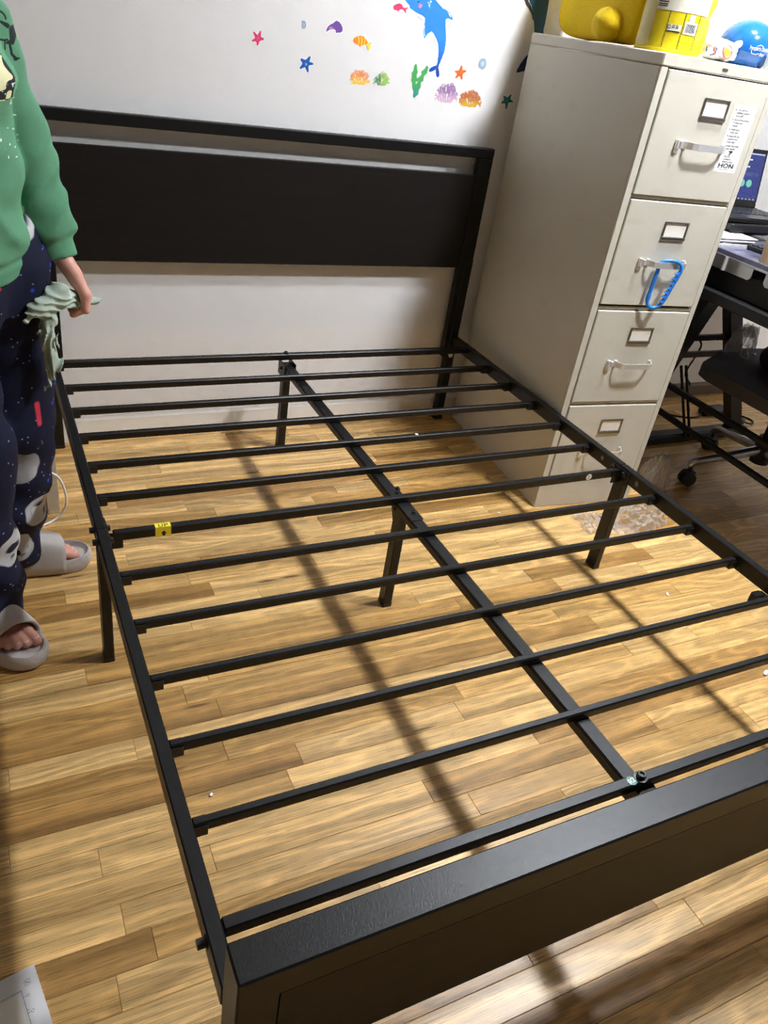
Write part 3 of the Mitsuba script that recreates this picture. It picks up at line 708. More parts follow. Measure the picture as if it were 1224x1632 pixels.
# ---------------------------------------------------------------- wall stickers (metres on the wall: x, height)
ST = json.loads('''{"dolphin_body":[[1.045,1.3531],[1.0587,1.343],[1.068,1.3363],[1.0769,1.3315],[1.0765,1.3264],[1.0909,1.3212],[1.1055,1.316],[1.1225,1.3131],[1.1319,1.3072],[1.1333,1.3001],[1.132,1.2896],[1.132,1.275],[1.1361,1.2629],[1.1399,1.256],[1.1431,1.2638],[1.1499,1.272],[1.1599,1.278],[1.1697,1.2713],[1.1805,1.2599],[1.1883,1.2469],[1.1928,1.2335],[1.1953,1.2186],[1.1956,1.2034],[1.1948,1.1934],[1.1835,1.1893],[1.1734,1.1823],[1.1695,1.1759],[1.1753,1.1725],[1.186,1.177],[1.194,1.183],[1.1951,1.1747],[1.1996,1.164],[1.2061,1.1607],[1.2092,1.1673],[1.2066,1.1781],[1.2014,1.1864],[1.2025,1.1953],[1.2078,1.2113],[1.2127,1.2293],[1.2142,1.2468],[1.2121,1.2658],[1.2076,1.2844],[1.2032,1.3007],[1.2006,1.3129],[1.2067,1.3175],[1.2154,1.3165],[1.2255,1.3136],[1.2212,1.3229],[1.2107,1.3319],[1.1983,1.3371],[1.185,1.3398],[1.1708,1.3482],[1.1579,1.3566],[1.1422,1.3665],[1.1186,1.3752],[1.0887,1.377],[1.0608,1.3691]],"dolphin_belly":[[1.0964,1.3179],[1.1055,1.316],[1.1225,1.3131],[1.1319,1.3072],[1.1321,1.3004],[1.1217,1.3027],[1.1097,1.3084]],"dolphin_belly2":[[1.155,1.2747],[1.1599,1.278],[1.1697,1.2713],[1.1805,1.2599],[1.1883,1.2469],[1.1913,1.2354],[1.1833,1.2463],[1.1705,1.2608]],"dolphin_mark":[[1.1371,1.263],[1.1321,1.2834],[1.1327,1.2917],[1.1351,1.2879],[1.1358,1.2755],[1.14,1.2655]],"dolphin_fin":[[1.2018,1.3338],[1.2111,1.3299],[1.2184,1.3225],[1.2145,1.321],[1.2072,1.3283]],"dolphin_cheek":[[1.1169,1.3364],[1.1168,1.3343],[1.1158,1.3324],[1.1139,1.331],[1.1115,1.3302],[1.109,1.3303],[1.1067,1.3312],[1.105,1.3328],[1.1041,1.3347],[1.1042,1.3368],[1.1053,1.3387],[1.1071,1.3402],[1.1095,1.3409],[1.112,1.3408],[1.1143,1.34],[1.116,1.3384]],"dolphin_eye":[[1.1046,1.3453],[1.1046,1.3444],[1.1041,1.3436],[1.1033,1.3431],[1.1024,1.3428],[1.1013,1.3428],[1.1004,1.3431],[1.0997,1.3438],[1.0993,1.3446],[1.0994,1.3454],[1.0998,1.3462],[1.1006,1.3468],[1.1015,1.3471],[1.1026,1.347],[1.1035,1.3467],[1.1042,1.3461]],"dolphin_spot0":[[1.1458,1.3513],[1.1457,1.3503],[1.1452,1.3495],[1.1442,1.3488],[1.143,1.3485],[1.1418,1.3485],[1.1406,1.3489],[1.1398,1.3495],[1.1394,1.3504],[1.1394,1.3513],[1.14,1.3522],[1.1409,1.3529],[1.1421,1.3532],[1.1434,1.3532],[1.1445,1.3528],[1.1454,1.3521]],"dolphin_spot1":[[1.1373,1.3467],[1.1373,1.3461],[1.1369,1.3455],[1.1363,1.3451],[1.1355,1.3448],[1.1347,1.3448],[1.1339,1.3451],[1.1334,1.3455],[1.1331,1.3461],[1.1331,1.3467],[1.1335,1.3473],[1.1341,1.3477],[1.1349,1.348],[1.1357,1.348],[1.1365,1.3477],[1.1371,1.3473]],"dolphin_spot2":[[1.1419,1.3406],[1.1418,1.3398],[1.1414,1.3391],[1.1406,1.3385],[1.1396,1.3383],[1.1385,1.3383],[1.1376,1.3386],[1.1369,1.3391],[1.1365,1.3399],[1.1366,1.3407],[1.137,1.3414],[1.1378,1.3419],[1.1388,1.3422],[1.1398,1.3422],[1.1408,1.3419],[1.1415,1.3413]],"dolphin_spot3":[[1.1437,1.3354],[1.1437,1.3349],[1.1434,1.3344],[1.143,1.3341],[1.1424,1.3339],[1.1417,1.334],[1.1411,1.3341],[1.1407,1.3345],[1.1405,1.3349],[1.1405,1.3354],[1.1408,1.3358],[1.1413,1.3362],[1.1419,1.3363],[1.1425,1.3363],[1.1431,1.3361],[1.1435,1.3358]],"dolphin_spot4":[[1.1426,1.3454],[1.1425,1.3449],[1.1423,1.3445],[1.1418,1.3441],[1.1412,1.344],[1.1406,1.344],[1.14,1.3442],[1.1396,1.3445],[1.1393,1.3449],[1.1394,1.3454],[1.1396,1.3458],[1.1401,1.3462],[1.1407,1.3463],[1.1413,1.3463],[1.1419,1.3461],[1.1423,1.3458]],"pinkfish":[[1.0243,1.3194],[1.0259,1.3256],[1.0356,1.3309],[1.0459,1.3329],[1.0532,1.3293],[1.0558,1.3246],[1.0648,1.3242],[1.0714,1.3277],[1.071,1.3236],[1.0662,1.3204],[1.0676,1.3096],[1.0623,1.3154],[1.0535,1.3199],[1.0459,1.3173],[1.0421,1.3111],[1.0394,1.3148],[1.0304,1.3148]],"weed":[[1.1324,1.0966],[1.1281,1.1041],[1.1291,1.1143],[1.1215,1.1247],[1.1213,1.1336],[1.1151,1.1441],[1.1159,1.1552],[1.113,1.1636],[1.1185,1.1719],[1.1185,1.1839],[1.1222,1.1897],[1.1277,1.186],[1.1297,1.1753],[1.1339,1.1681],[1.1308,1.159],[1.135,1.1517],[1.1473,1.1618],[1.1455,1.1715],[1.1566,1.1804],[1.1581,1.1872],[1.1635,1.1888],[1.1681,1.1845],[1.1661,1.176],[1.167,1.1683],[1.1564,1.1595],[1.1573,1.1473],[1.1493,1.141],[1.1514,1.13],[1.1456,1.1182],[1.1467,1.1093],[1.1398,1.1029]],"weedhole":[[1.1314,1.1358],[1.1326,1.1415],[1.1378,1.1442],[1.1373,1.1397]],"shrimp":[[0.8268,1.2352],[0.8274,1.2444],[0.8331,1.2516],[0.8438,1.2582],[0.8544,1.2658],[0.8629,1.2638],[0.8703,1.2577],[0.8751,1.2504],[0.8748,1.2425],[0.8693,1.2386],[0.861,1.2381],[0.8584,1.2352],[0.8552,1.24],[0.8537,1.2438],[0.8471,1.2443],[0.8374,1.2423],[0.8313,1.2384]],"shrimpbelly":[[0.8317,1.2437],[0.8366,1.25],[0.8449,1.2492],[0.848,1.2452],[0.8374,1.2425]],"fish":[[0.9101,1.2237],[0.9123,1.2304],[0.9218,1.2358],[0.9332,1.2391],[0.9453,1.2379],[0.9532,1.2308],[0.9599,1.2208],[0.9499,1.2182],[0.9381,1.216],[0.9345,1.2104],[0.9297,1.2153],[0.9174,1.2176]],"fishtail":[[0.9544,1.2228],[0.9612,1.2236],[0.9692,1.2281],[0.9662,1.2201],[0.9663,1.212],[0.9622,1.2047],[0.9576,1.2123],[0.9539,1.2187]],"fishband0":[[0.9246,1.2346],[0.9279,1.2355],[0.9316,1.2263],[0.9302,1.2164],[0.9268,1.216],[0.9282,1.2259]],"fishband1":[[0.934,1.2357],[0.9373,1.2366],[0.941,1.2274],[0.9396,1.2175],[0.9363,1.2171],[0.9376,1.227]],"fishband2":[[0.9431,1.2368],[0.9464,1.2377],[0.9501,1.2285],[0.9488,1.2186],[0.9454,1.2182],[0.9467,1.2281]],"shell":[[0.7509,1.2527],[0.7571,1.2543],[0.7638,1.2506],[0.7656,1.2418],[0.7621,1.2349],[0.7558,1.2336],[0.7518,1.2362],[0.7533,1.2441]],"shell2":[[1.3431,1.2241],[1.3498,1.2296],[1.3593,1.2302],[1.3672,1.2245],[1.3701,1.2128],[1.3662,1.2028],[1.3575,1.1982],[1.3448,1.204],[1.34,1.2131]],"fin":[[1.4892,1.2046],[1.4854,1.2095],[1.4929,1.2262],[1.5027,1.2431],[1.5134,1.2565],[1.5304,1.2654],[1.5525,1.2575],[1.5432,1.2388],[1.5206,1.2151],[1.4985,1.2065]],"whale":[[1.4711,1.4091],[1.4848,1.3947],[1.4944,1.3861],[1.5026,1.3707],[1.5118,1.352],[1.5229,1.323],[1.5278,1.3066],[1.5619,1.3073],[1.5553,1.3288],[1.5557,1.3509],[1.5547,1.3776],[1.5517,1.4103],[1.5464,1.4422],[1.4827,1.4412]],"whalebelly":[[1.4585,1.4041],[1.4698,1.3894],[1.4849,1.3783],[1.4978,1.3668],[1.5072,1.3514],[1.5106,1.3518],[1.5014,1.3706],[1.4926,1.3843],[1.4802,1.3941],[1.4666,1.4084]],"pink_star":[[0.6154,1.2077],[0.6162,1.2091],[0.618,1.2094],[0.6276,1.2021],[0.6339,1.213],[0.6357,1.2135],[0.637,1.2125],[0.6362,1.2005],[0.6454,1.1968],[0.646,1.1955],[0.6453,1.1941],[0.6338,1.1901],[0.6302,1.1795],[0.6286,1.1788],[0.627,1.1793],[0.6248,1.1885],[0.6141,1.1862],[0.6129,1.1871],[0.6129,1.1886],[0.6222,1.1961]],"blue_star":[[0.7565,1.1593],[0.7567,1.1609],[0.7584,1.1617],[0.7722,1.1593],[0.7826,1.1697],[0.7845,1.1699],[0.7856,1.1686],[0.7825,1.1569],[0.7953,1.1538],[0.7961,1.1524],[0.7952,1.151],[0.7808,1.1473],[0.7832,1.1313],[0.7819,1.1299],[0.7799,1.1304],[0.7716,1.1425],[0.7586,1.1364],[0.7567,1.1367],[0.7561,1.1382],[0.7638,1.1502]],"orange_star":[[1.2626,1.1823],[1.2618,1.1838],[1.2626,1.1853],[1.2763,1.1881],[1.28,1.2013],[1.282,1.2019],[1.284,1.2011],[1.2866,1.1897],[1.3,1.1909],[1.3017,1.1898],[1.3017,1.1881],[1.2897,1.18],[1.2928,1.1667],[1.2913,1.1654],[1.2891,1.1655],[1.2804,1.1751],[1.2705,1.1662],[1.2682,1.1663],[1.267,1.1678],[1.272,1.1786]],"green_star":[[1.4564,1.1329],[1.457,1.1345],[1.459,1.1353],[1.4721,1.1309],[1.4818,1.1411],[1.4843,1.141],[1.4858,1.1395],[1.4825,1.1283],[1.4957,1.1235],[1.4964,1.1218],[1.4953,1.1203],[1.479,1.1185],[1.4779,1.1004],[1.4758,1.0994],[1.4734,1.1004],[1.4686,1.1149],[1.4555,1.113],[1.4534,1.1139],[1.4528,1.1157],[1.4627,1.1244]],"coral_orange":[0.9468,1.1119,0.0667,0.0436,0.0068],"coral_green":[1.0164,1.1189,0.0538,0.0408,0.0055],"coral_purple":[1.2467,1.095,0.0831,0.0582,0.0078],"coral_brown":[1.336,1.0908,0.0856,0.0506,0.0079]}''')
WY = WALL_Y - 0.0003
def decal(key, h=0.0006, off=0.0):
    p = Polygon(ST[key] if isinstance(key, str) else key)
    if not p.is_valid: p = p.buffer(0)
    return p, lambda q=p: place(extr(q, h), (0, WY - off, 0), (1, 0, 0), (0, 0, 1))
def dmesh(p, off=0.0, h=0.0005): return place(extr(p, h), (0, WY - off, 0), (1, 0, 0), (0, 0, 1))
def poly(key):
    p = Polygon(ST[key]); return p if p.is_valid else p.buffer(0)
def ink_(name, c): return mat(name, c, 0.45, spec=0.3)
ink_('sticker_white_bsdf', (0.82, 0.81, 0.79))
def shade(c0, c1, axis, a, b, streak=0.0):
    def f(p, n, uv):
        q = p.z if axis == 'z' else p.x
        t = smoothstep(a, b, q + streak * (fbm(p.x * 60, p.z * 60, 0.0, 2) - 0.5))
        return mix(c0, c1, t)
    return proc(f)
ink_('dolphin_bsdf', shade((0.012, 0.035, 0.30), (0.035, 0.24, 0.78), 'z', 1.14, 1.27, 0.03))
ink_('pink_ink_bsdf', (0.68, 0.055, 0.16)); ink_('rose_ink_bsdf', (0.72, 0.22, 0.42)); ink_('deep_blue_bsdf', (0.008, 0.012, 0.055))
ink_('blue_ink_bsdf', (0.015, 0.10, 0.40)); ink_('orange_ink_bsdf', (0.66, 0.13, 0.03)); ink_('fish_orange_bsdf', (0.86, 0.25, 0.03)); ink_('fish_yellow_bsdf', (0.88, 0.66, 0.05))
ink_('purple_ink_bsdf', (0.16, 0.075, 0.34)); ink_('lilac_ink_bsdf', (0.50, 0.22, 0.50)); ink_('weed_bsdf', shade((0.03, 0.25, 0.26), (0.07, 0.36, 0.10), 'z', 1.09, 1.15, 0.01))
ink_('teal_star_bsdf', (0.008, 0.13, 0.12)); ink_('whale_bsdf', (0.012, 0.065, 0.115)); ink_('shell_bsdf', (0.27, 0.36, 0.47)); ink_('shell_shine_bsdf', (0.42, 0.51, 0.61)); ink_('pale_ink_bsdf', (0.68, 0.74, 0.82))
ink_('coral_orange_bsdf', shade((0.80, 0.52, 0.04), (0.76, 0.27, 0.09), 'z', 1.120, 1.145, 0.02)); ink_('coral_green_bsdf', shade((0.05, 0.20, 0.07), (0.28, 0.48, 0.08), 'x', 1.005, 1.028, 0.02))
ink_('coral_purple_bsdf', shade((0.62, 0.42, 0.56), (0.30, 0.16, 0.36), 'z', 1.100, 1.135, 0.02)); ink_('coral_brown_bsdf', shade((0.62, 0.40, 0.02), (0.46, 0.14, 0.05), 'z', 1.088, 1.118, 0.02))

def sticker(name, label, shape, bsdf, border=0.0016, pieces=()):
    s = thing(name, label, 'wall sticker', 'sea creature wall stickers')
    if border: part(s, 'border', dmesh(shape.buffer(border, 4), 0.0, 0.0003), 'sticker_white_bsdf')
    part(s, 'print', dmesh(shape, 0.00035, 0.0003), bsdf)
    for nm, shp, b in pieces:
        part(s, nm, dmesh(shp, 0.0007, 0.00025), b)
    return s
sticker('dolphin_sticker', 'big blue smiling dolphin sticker upright on the white wall', poly('dolphin_body'), 'dolphin_bsdf', 0.002,
        [('belly', poly('dolphin_belly'), 'sticker_white_bsdf'), ('belly', poly('dolphin_belly2'), 'sticker_white_bsdf'), ('flipper_mark', poly('dolphin_mark'), 'pale_ink_bsdf'), ('fin_mark', poly('dolphin_fin'), 'pale_ink_bsdf'),
         ('cheek', poly('dolphin_cheek'), 'rose_ink_bsdf'), ('eye', poly('dolphin_eye'), 'ink_bsdf')] + [('spot', poly(f'dolphin_spot{i}'), 'sticker_white_bsdf') for i in range(5)])
sticker('fish_sticker', 'small pink fish sticker at the nose of the dolphin', poly('pinkfish'), 'pink_ink_bsdf', 0.001)
sticker('fish_sticker', 'orange and yellow striped fish sticker with a yellow tail', poly('fish'), 'fish_orange_bsdf', 0.0015,
        [('band', poly(f'fishband{i}'), 'fish_yellow_bsdf') for i in range(3)] + [('tail', poly('fishtail'), 'fish_yellow_bsdf')])
sticker('shrimp_sticker', 'curled purple shrimp sticker between the grey shell and the striped fish', poly('shrimp'), 'purple_ink_bsdf', 0.0025, [('belly', poly('shrimpbelly'), 'lilac_ink_bsdf')])
sticker('seaweed_sticker', 'forked green seaweed sticker under the dolphin tail', poly('weed').difference(poly('weedhole')), 'weed_bsdf', 0.0012)
sticker('shell_sticker', 'pale blue half-shell sticker above the blue starfish', poly('shell'), 'shell_bsdf', 0.001, [('shine', poly('shell').buffer(-0.005), 'shell_shine_bsdf')])
sticker('shell_sticker', 'grey-blue shell sticker in the shade beside the orange starfish', poly('shell2'), 'shell_bsdf', 0.001, [('shine', poly('shell2').buffer(-0.008), 'shell_shine_bsdf')])
def spots(key, bsdf, n=5, seed=1):
    p = poly(key); c = np.array(p.centroid.coords[0]); g = random.Random(seed); out = []
    for i in range(n):
        a = g.uniform(0, 6.28); r = g.uniform(0.001, 0.008)
        out.append(('spot', Point(c[0] + r * math.cos(a), c[1] + r * math.sin(a)).buffer(g.uniform(0.0008, 0.0016), 6), bsdf))
    return out
for key, col, lab, sp in (('pink_star', 'pink_ink_bsdf', 'crimson pink starfish sticker highest above the headboard bar', 'rose_ink_bsdf'), ('blue_star', 'blue_ink_bsdf', 'blue starfish sticker below the pale half-shell', 'pale_ink_bsdf'),
                          ('orange_star', 'orange_ink_bsdf', 'orange starfish sticker to the side of the dolphin tail', 'fish_orange_bsdf'), ('green_star', 'teal_star_bsdf', 'dark green starfish sticker next to the filing cabinet', 'weed_bsdf')):
    sticker('starfish_sticker', lab, poly(key).buffer(0.0012, 4).buffer(-0.0006), col, 0.0016, spots(key, sp, 6, len(key)))
def coral(key, seed):
    cx, cz, w, h, sl = ST[key]
    g = random.Random(seed); segs = []
    def grow(x, z, a, L, wd, d):
        x2, z2 = x + L * math.sin(a), z + L * math.cos(a)
        segs.append(LineString([(x, z), (x2, z2)]).buffer(wd, 3))
        if d == 0: return
        for s in (-1, 1):
            grow(x2, z2, a + s * g.uniform(0.30, 0.62), L * g.uniform(0.58, 0.80), wd * 0.80, d - 1)
        if d >= 2: grow(x + 0.5 * (x2 - x), z + 0.5 * (z2 - z), a + g.choice((-1, 1)) * g.uniform(0.6, 0.9), L * 0.6, wd * 0.75, d - 2)
    for b in (-0.42, -0.24, -0.08, 0.08, 0.24, 0.42):
        grow(b * w * 0.62, h * 0.10 * abs(b), b * 2.5, h * 0.30, w * 0.034, 4 if abs(b) < 0.4 else 3)
    for b in (-0.30, 0.02, 0.30):
        segs.append(LineString([(b * w - w * 0.10, h * 0.06), (b * w, 0.0), (b * w + w * 0.10, h * 0.08)]).buffer(w * 0.035, 3))
    u = unary_union(segs)
    x0, z0, x1, z1 = u.bounds
    from shapely import affinity
    u = affinity.translate(u, -(x0 + x1) / 2, -z0)
    u = affinity.scale(u, w / (x1 - x0), h / (z1 - z0), origin=(0, 0))
    return affinity.translate(u, cx, cz)
sticker('coral_sticker', 'branching orange and yellow coral sticker beside the green coral', coral('coral_orange', 4), 'coral_orange_bsdf', 0.0008)
sticker('coral_sticker', 'small branching green coral sticker beside the orange coral', coral('coral_green', 5), 'coral_green_bsdf', 0.0008)
sticker('coral_sticker', 'branching mauve purple coral sticker under the orange starfish', coral('coral_purple', 6), 'coral_purple_bsdf', 0)
sticker('coral_sticker', 'branching rust brown and yellow coral sticker beside the mauve coral', coral('coral_brown', 7), 'coral_brown_bsdf', 0)
sticker('whale_sticker', 'large dark whale sticker mostly hidden behind the filing cabinet and cushion', poly('whale'), 'whale_bsdf', 0, [('belly_line', poly('whalebelly').buffer(0), 'ink_bsdf')])
sticker('whale_fin_sticker', 'dark navy fin-shaped sticker cut off by the back edge of the filing cabinet', poly('fin'), 'deep_blue_bsdf', 0.0015)

# ---------------------------------------------------------------- low shelf unit, cable, paper and litter on the floor
sh = thing('low_shelf', 'low beige open shelf unit behind the person by the wall', 'shelf')
BW = 'beige_wood_bsdf'
part(sh, 'side_panel', bx(-0.040, -0.007, 1.463, 1.868, 0.0, 0.322, 0.0015), BW)
part(sh, 'side_panel', bx(-0.740, -0.707, 1.463, 1.868, 0.0, 0.322, 0.0015), BW)
part(sh, 'top', bx(-0.745, -0.003, 1.458, 1.869, 0.322, 0.342, 0.0015), BW)
part(sh, 'bottom_board', bx(-0.707, -0.040, 1.470, 1.860, 0.040, 0.060, 0.001), BW)
part(sh, 'plinth', bx(-0.707, -0.040, 1.472, 1.490, 0.0, 0.040, 0.001), BW)
part(sh, 'back_panel', bx(-0.707, -0.040, 1.858, 1.866, 0.060, 0.322), BW)
cab_pts = [(-0.16, 1.56, 0.105), (-0.10, 1.455, 0.145), (-0.055, 1.43, 0.157), (-0.028, 1.43, 0.153), (-0.008, 1.43, 0.137), (0.004, 1.43, 0.106), (0.009, 1.430, 0.065), (0.001, 1.430, 0.031), (-0.022, 1.425, 0.008), (-0.06, 1.405, 0.0035), (-0.13, 1.39, 0.0035), (-0.22, 1.40, 0.0035)]
single('white_cable', tube(cab_pts, 0.0032, 8, sub=70), 'white_plastic_bsdf', 'white cable looping out of the low beige shelf unit', 'cable', True)

pm = thing('instruction_sheet', 'white printed assembly leaflet lying on the floor at the corner of the frame', 'leaflet')
e1 = np.array([-0.048, -0.009, 0]); e1 /= np.linalg.norm(e1)
e2 = np.array([0.017, -0.097, 0]); e2 /= np.linalg.norm(e2)
o0 = np.array([-0.183, 0.208, 0.0])
def sheet(a0, a1, b0, b1, z0, z1):
    P = [o0 + e1 * a + e2 * b for a, b in ((a0, b0), (a1, b0), (a1, b1), (a0, b1))]
    return trimesh.convex.convex_hull(np.array([[q[0], q[1], z] for q in P for z in (z0, z1)]))
part(pm, 'pages', sheet(0, 0.21, 0, 0.29, 0.0004, 0.0022), 'white_paper_bsdf')
ol = []
def line2(pts, w=0.0006, z=0.0022):
    pp = LineString(pts).buffer(w, 2)
    m = extr(pp, 0.00012)
    V = m.vertices; m.vertices = o0 + np.outer(V[:, 0], e1) + np.outer(V[:, 1], e2) + np.outer(V[:, 2] + z, (0, 0, 1)); ol.append(m)
line2([(0.0115, 0.018), (0.0195, 0.018), (0.0195, 0.026), (0.0115, 0.026), (0.0115, 0.018)], 0.0004); line2([(0.0135, 0.023), (0.0175, 0.021)], 0.0012)
line2([(0.026, 0.060), (0.026, 0.030), (0.20, 0.030)]); line2([(0.026, 0.060), (0.026, 0.26)]); line2([(0.19, 0.03), (0.19, 0.26), (0.026, 0.26)])
for b in (0.041, 0.066, 0.10): line2([(0.027, b), (0.0205, b)], 0.0004); line2([(0.019 + 0.002 * math.cos(t), b + 0.002 * math.sin(t)) for t in np.linspace(0, 6.3, 12)], 0.0004)
line2([(0.023, 0.062), (0.026, 0.062)], 0.0008); line2([(0.023, 0.066), (0.026, 0.066)], 0.0008)
part(pm, 'drawing', cat(ol), 'grey_ink_bsdf')
part(pm, 'shaded_drawing', sheet(0.030, 0.186, 0.034, 0.256, 0.00225, 0.0023), 'card_bsdf')

def scrap(x, y, a, l, w, lab):
    m = superbox(l, w, 0.0016, 2.2, 3); m.vertices[:, 2] += 0.25 * (m.vertices[:, 0] ** 2) / l
    m = moved(m, (x, y, 0.0022), a)
    single('plastic_scrap', m, 'white_plastic_bsdf', lab, 'scrap', True)
scrap(1.557, 0.669, 0.9, 0.009, 0.0035, 'white sliver of foam on the floor between the rail and the tenth slat')
scrap(1.585, 0.325, 0.5, 0.012, 0.005, 'white sliver of foam on the floor at the edge of the picture')
scrap(1.287, 1.173, 0.3, 0.006, 0.003, 'tiny white fleck on the floor in front of the filing cabinet')
scrap(0.117 + 0.03, 0.420, 0.8, 0.004, 0.003, 'tiny pale fleck on the floor beside the rail')

# crumpled clear plastic bag on the floor by the cabinet
scene['film_bsdf'] = {'type': 'blendbsdf', 'weight': 0.26, 'a': {'type': 'thindielectric', 'int_ior': 1.6},
                      'b': {'type': 'twosided', 'bsdf': {'type': 'principled', 'base_color': {'type': 'rgb', 'value': [0.75, 0.73, 0.71]}, 'roughness': 0.22, 'specular': 0.9}}}
fm = thing('plastic_bag', 'crumpled clear plastic bag on the floor between the cabinet and the middle leg', 'plastic bag')
def film(cx, cy, lx, ly, h, seed, rz):
    n = 64
    X, Y = np.meshgrid(np.linspace(-1, 1, n), np.linspace(-1, 1, n), indexing='ij')
    P = np.stack([X * 3.1, Y * 3.1, np.full_like(X, seed)], -1)
    r = np.abs(meshkit.noise(P, seed) - 0.5) * 2; r2 = np.abs(meshkit.noise(P * 2.3 + 5, seed + 1) - 0.5) * 2; r3 = np.abs(meshkit.noise(P * 5.1, seed + 2) - 0.5) * 2
    edge = np.clip(1.15 - (X ** 4 + Y ** 4), 0, 1)
    Z = h * edge * (0.25 + 0.75 * (1 - r) + 0.45 * (1 - r2) + 0.22 * (1 - r3)) * 0.55 + 0.002
    wob = 0.16 * (meshkit.noise(P * 0.7 + 3, seed + 4) - 0.5)
    V = np.stack([X * lx * (1 + wob) + 0.02 * r, Y * ly * (1 - wob) + 0.02 * r2, Z], -1).reshape(-1, 3)
    F = [(i * n + j, (i + 1) * n + j, (i + 1) * n + j + 1) for i in range(n - 1) for j in range(n - 1)] + [(i * n + j, (i + 1) * n + j + 1, i * n + j + 1) for i in range(n - 1) for j in range(n - 1)]
    return moved(trimesh.Trimesh(V, np.array(F), process=False), (cx, cy, 0), rz)
part(fm, 'sheet', film(1.735, 1.020, 0.105, 0.075, 0.065, 3, 0.3), 'film_bsdf')
part(fm, 'fold', film(1.580, 1.030, 0.070, 0.055, 0.030, 11, -0.2), 'film_bsdf')
pk = film(0, 0, 0.05, 0.04, 0.16, 19, 0.0); pk.apply_translation((1.965, 1.20, 0))
part(fm, 'raised_corner', pk, 'film_bsdf')

# ---------------------------------------------------------------- desk beyond the cabinet, chair and what stands there
mat('navy_cloth_bsdf', (0.010, 0.013, 0.035), 0.85)
mat('grey_cloth_bsdf', (0.045, 0.045, 0.048), 0.85)
mat('kraft_bsdf', (0.50, 0.36, 0.22), 0.7)
mat('key_bsdf', (0.020, 0.020, 0.023), 0.35)
dk = thing('desk', 'black desk with silver edge plates standing behind the filing cabinet', 'desk')
DX0, DX1, DY0, DY1, DT = 1.874, 2.66, -0.50, 1.800, 0.858
D = 'dark_desk_bsdf'
part(dk, 'top', bx(DX0, DX1, DY0, DY1, DT - 0.016, DT, 0.002), 'desk_glass_bsdf', label='dark lavender-grey glass top')
part(dk, 'tray', bx(DX0 + 0.012, DX1 - 0.03, DY0 + 0.04, DY1 - 0.03, 0.742, 0.815, 0.004), D)
part(dk, 'ledge', bx(DX0 - 0.016, DX0 + 0.040, DY0 + 0.02, 1.58, 0.706, 0.741, 0.004), D)
for y0, y1 in ((1.050, 1.240), (0.815, 1.004), (0.58, 0.77), (0.345, 0.535)):
    zb_ = 0.803
    m = place(extr(Polygon([(y0, DT - 0.016), (y0, zb_ + 0.012), (y0 + 0.002, zb_ + 0.006), (y0 + 0.010, zb_), (y1 - 0.010, zb_), (y1 - 0.002, zb_ + 0.006), (y1, zb_ + 0.012), (y1, DT - 0.016)]), 0.004), (DX0 - 0.004, 0, 0), (0, 1, 0), (0, 0, 1))
    ep = part(dk, 'edge_plate', m, 'brushed_bsdf', label='brushed silver plate along the desk edge')
    yr = y0 + 0.105
    part(ep, 'rib', cyl((DX0 - 0.005, yr, zb_), (DX0 - 0.005, yr, DT - 0.016), 0.006, 14), 'chrome_bsdf', 40)
part(dk, 'trim', bx(DX0 - 0.005, DX0 + 0.004, DY0, 1.66, DT - 0.021, DT - 0.014, 0.001), 'brushed_bsdf')
for yl in (1.50, -0.30):
    def flat_bar(a, b, w, yy):
        a, b = np.array(a), np.array(b); d = b - a; d /= np.linalg.norm(d); nrm = np.array([-d[1], d[0]])
        pl_ = Polygon([tuple(a + nrm * w / 2), tuple(b + nrm * w / 2), tuple(b - nrm * w / 2), tuple(a - nrm * w / 2)])
        return place(extr(pl_, 0.045), (0, yy + 0.0225, 0), (1, 0, 0), (0, 0, 1))
    part(dk, 'leg', flat_bar((2.335, 0.735), (2.045, 0.035), 0.060, yl), D)
    part(dk, 'leg', flat_bar((2.315, 0.735), (2.690, 0.035), 0.056, yl), D)
    part(dk, 'foot', bx(1.99, 2.76, yl - 0.028, yl + 0.028, 0.0, 0.040, 0.008), D)
    for zc in (0.445, 0.378):
        part(dk, 'cross_bar', bx(2.21, 2.49, yl - 0.008, yl + 0.008, zc - 0.011, zc + 0.011, 0.002), D)
part(dk, 'stretcher', bx(2.140, 2.160, -0.30, 1.50, 0.274, 0.294, 0.003), D)
part(dk, 'stretcher', tube([(2.105, -0.30, 0.187), (2.108, 0.90, 0.190), (2.112, 1.50, 0.197)], 0.012, 10), D, True)
for dx in (0.0, 0.026):
    part(dk, 'brace_rod', cyl((2.215 + dx, 1.47, 0.345), (2.385 + dx, 1.47, 0.028), 0.0055, 10), D)

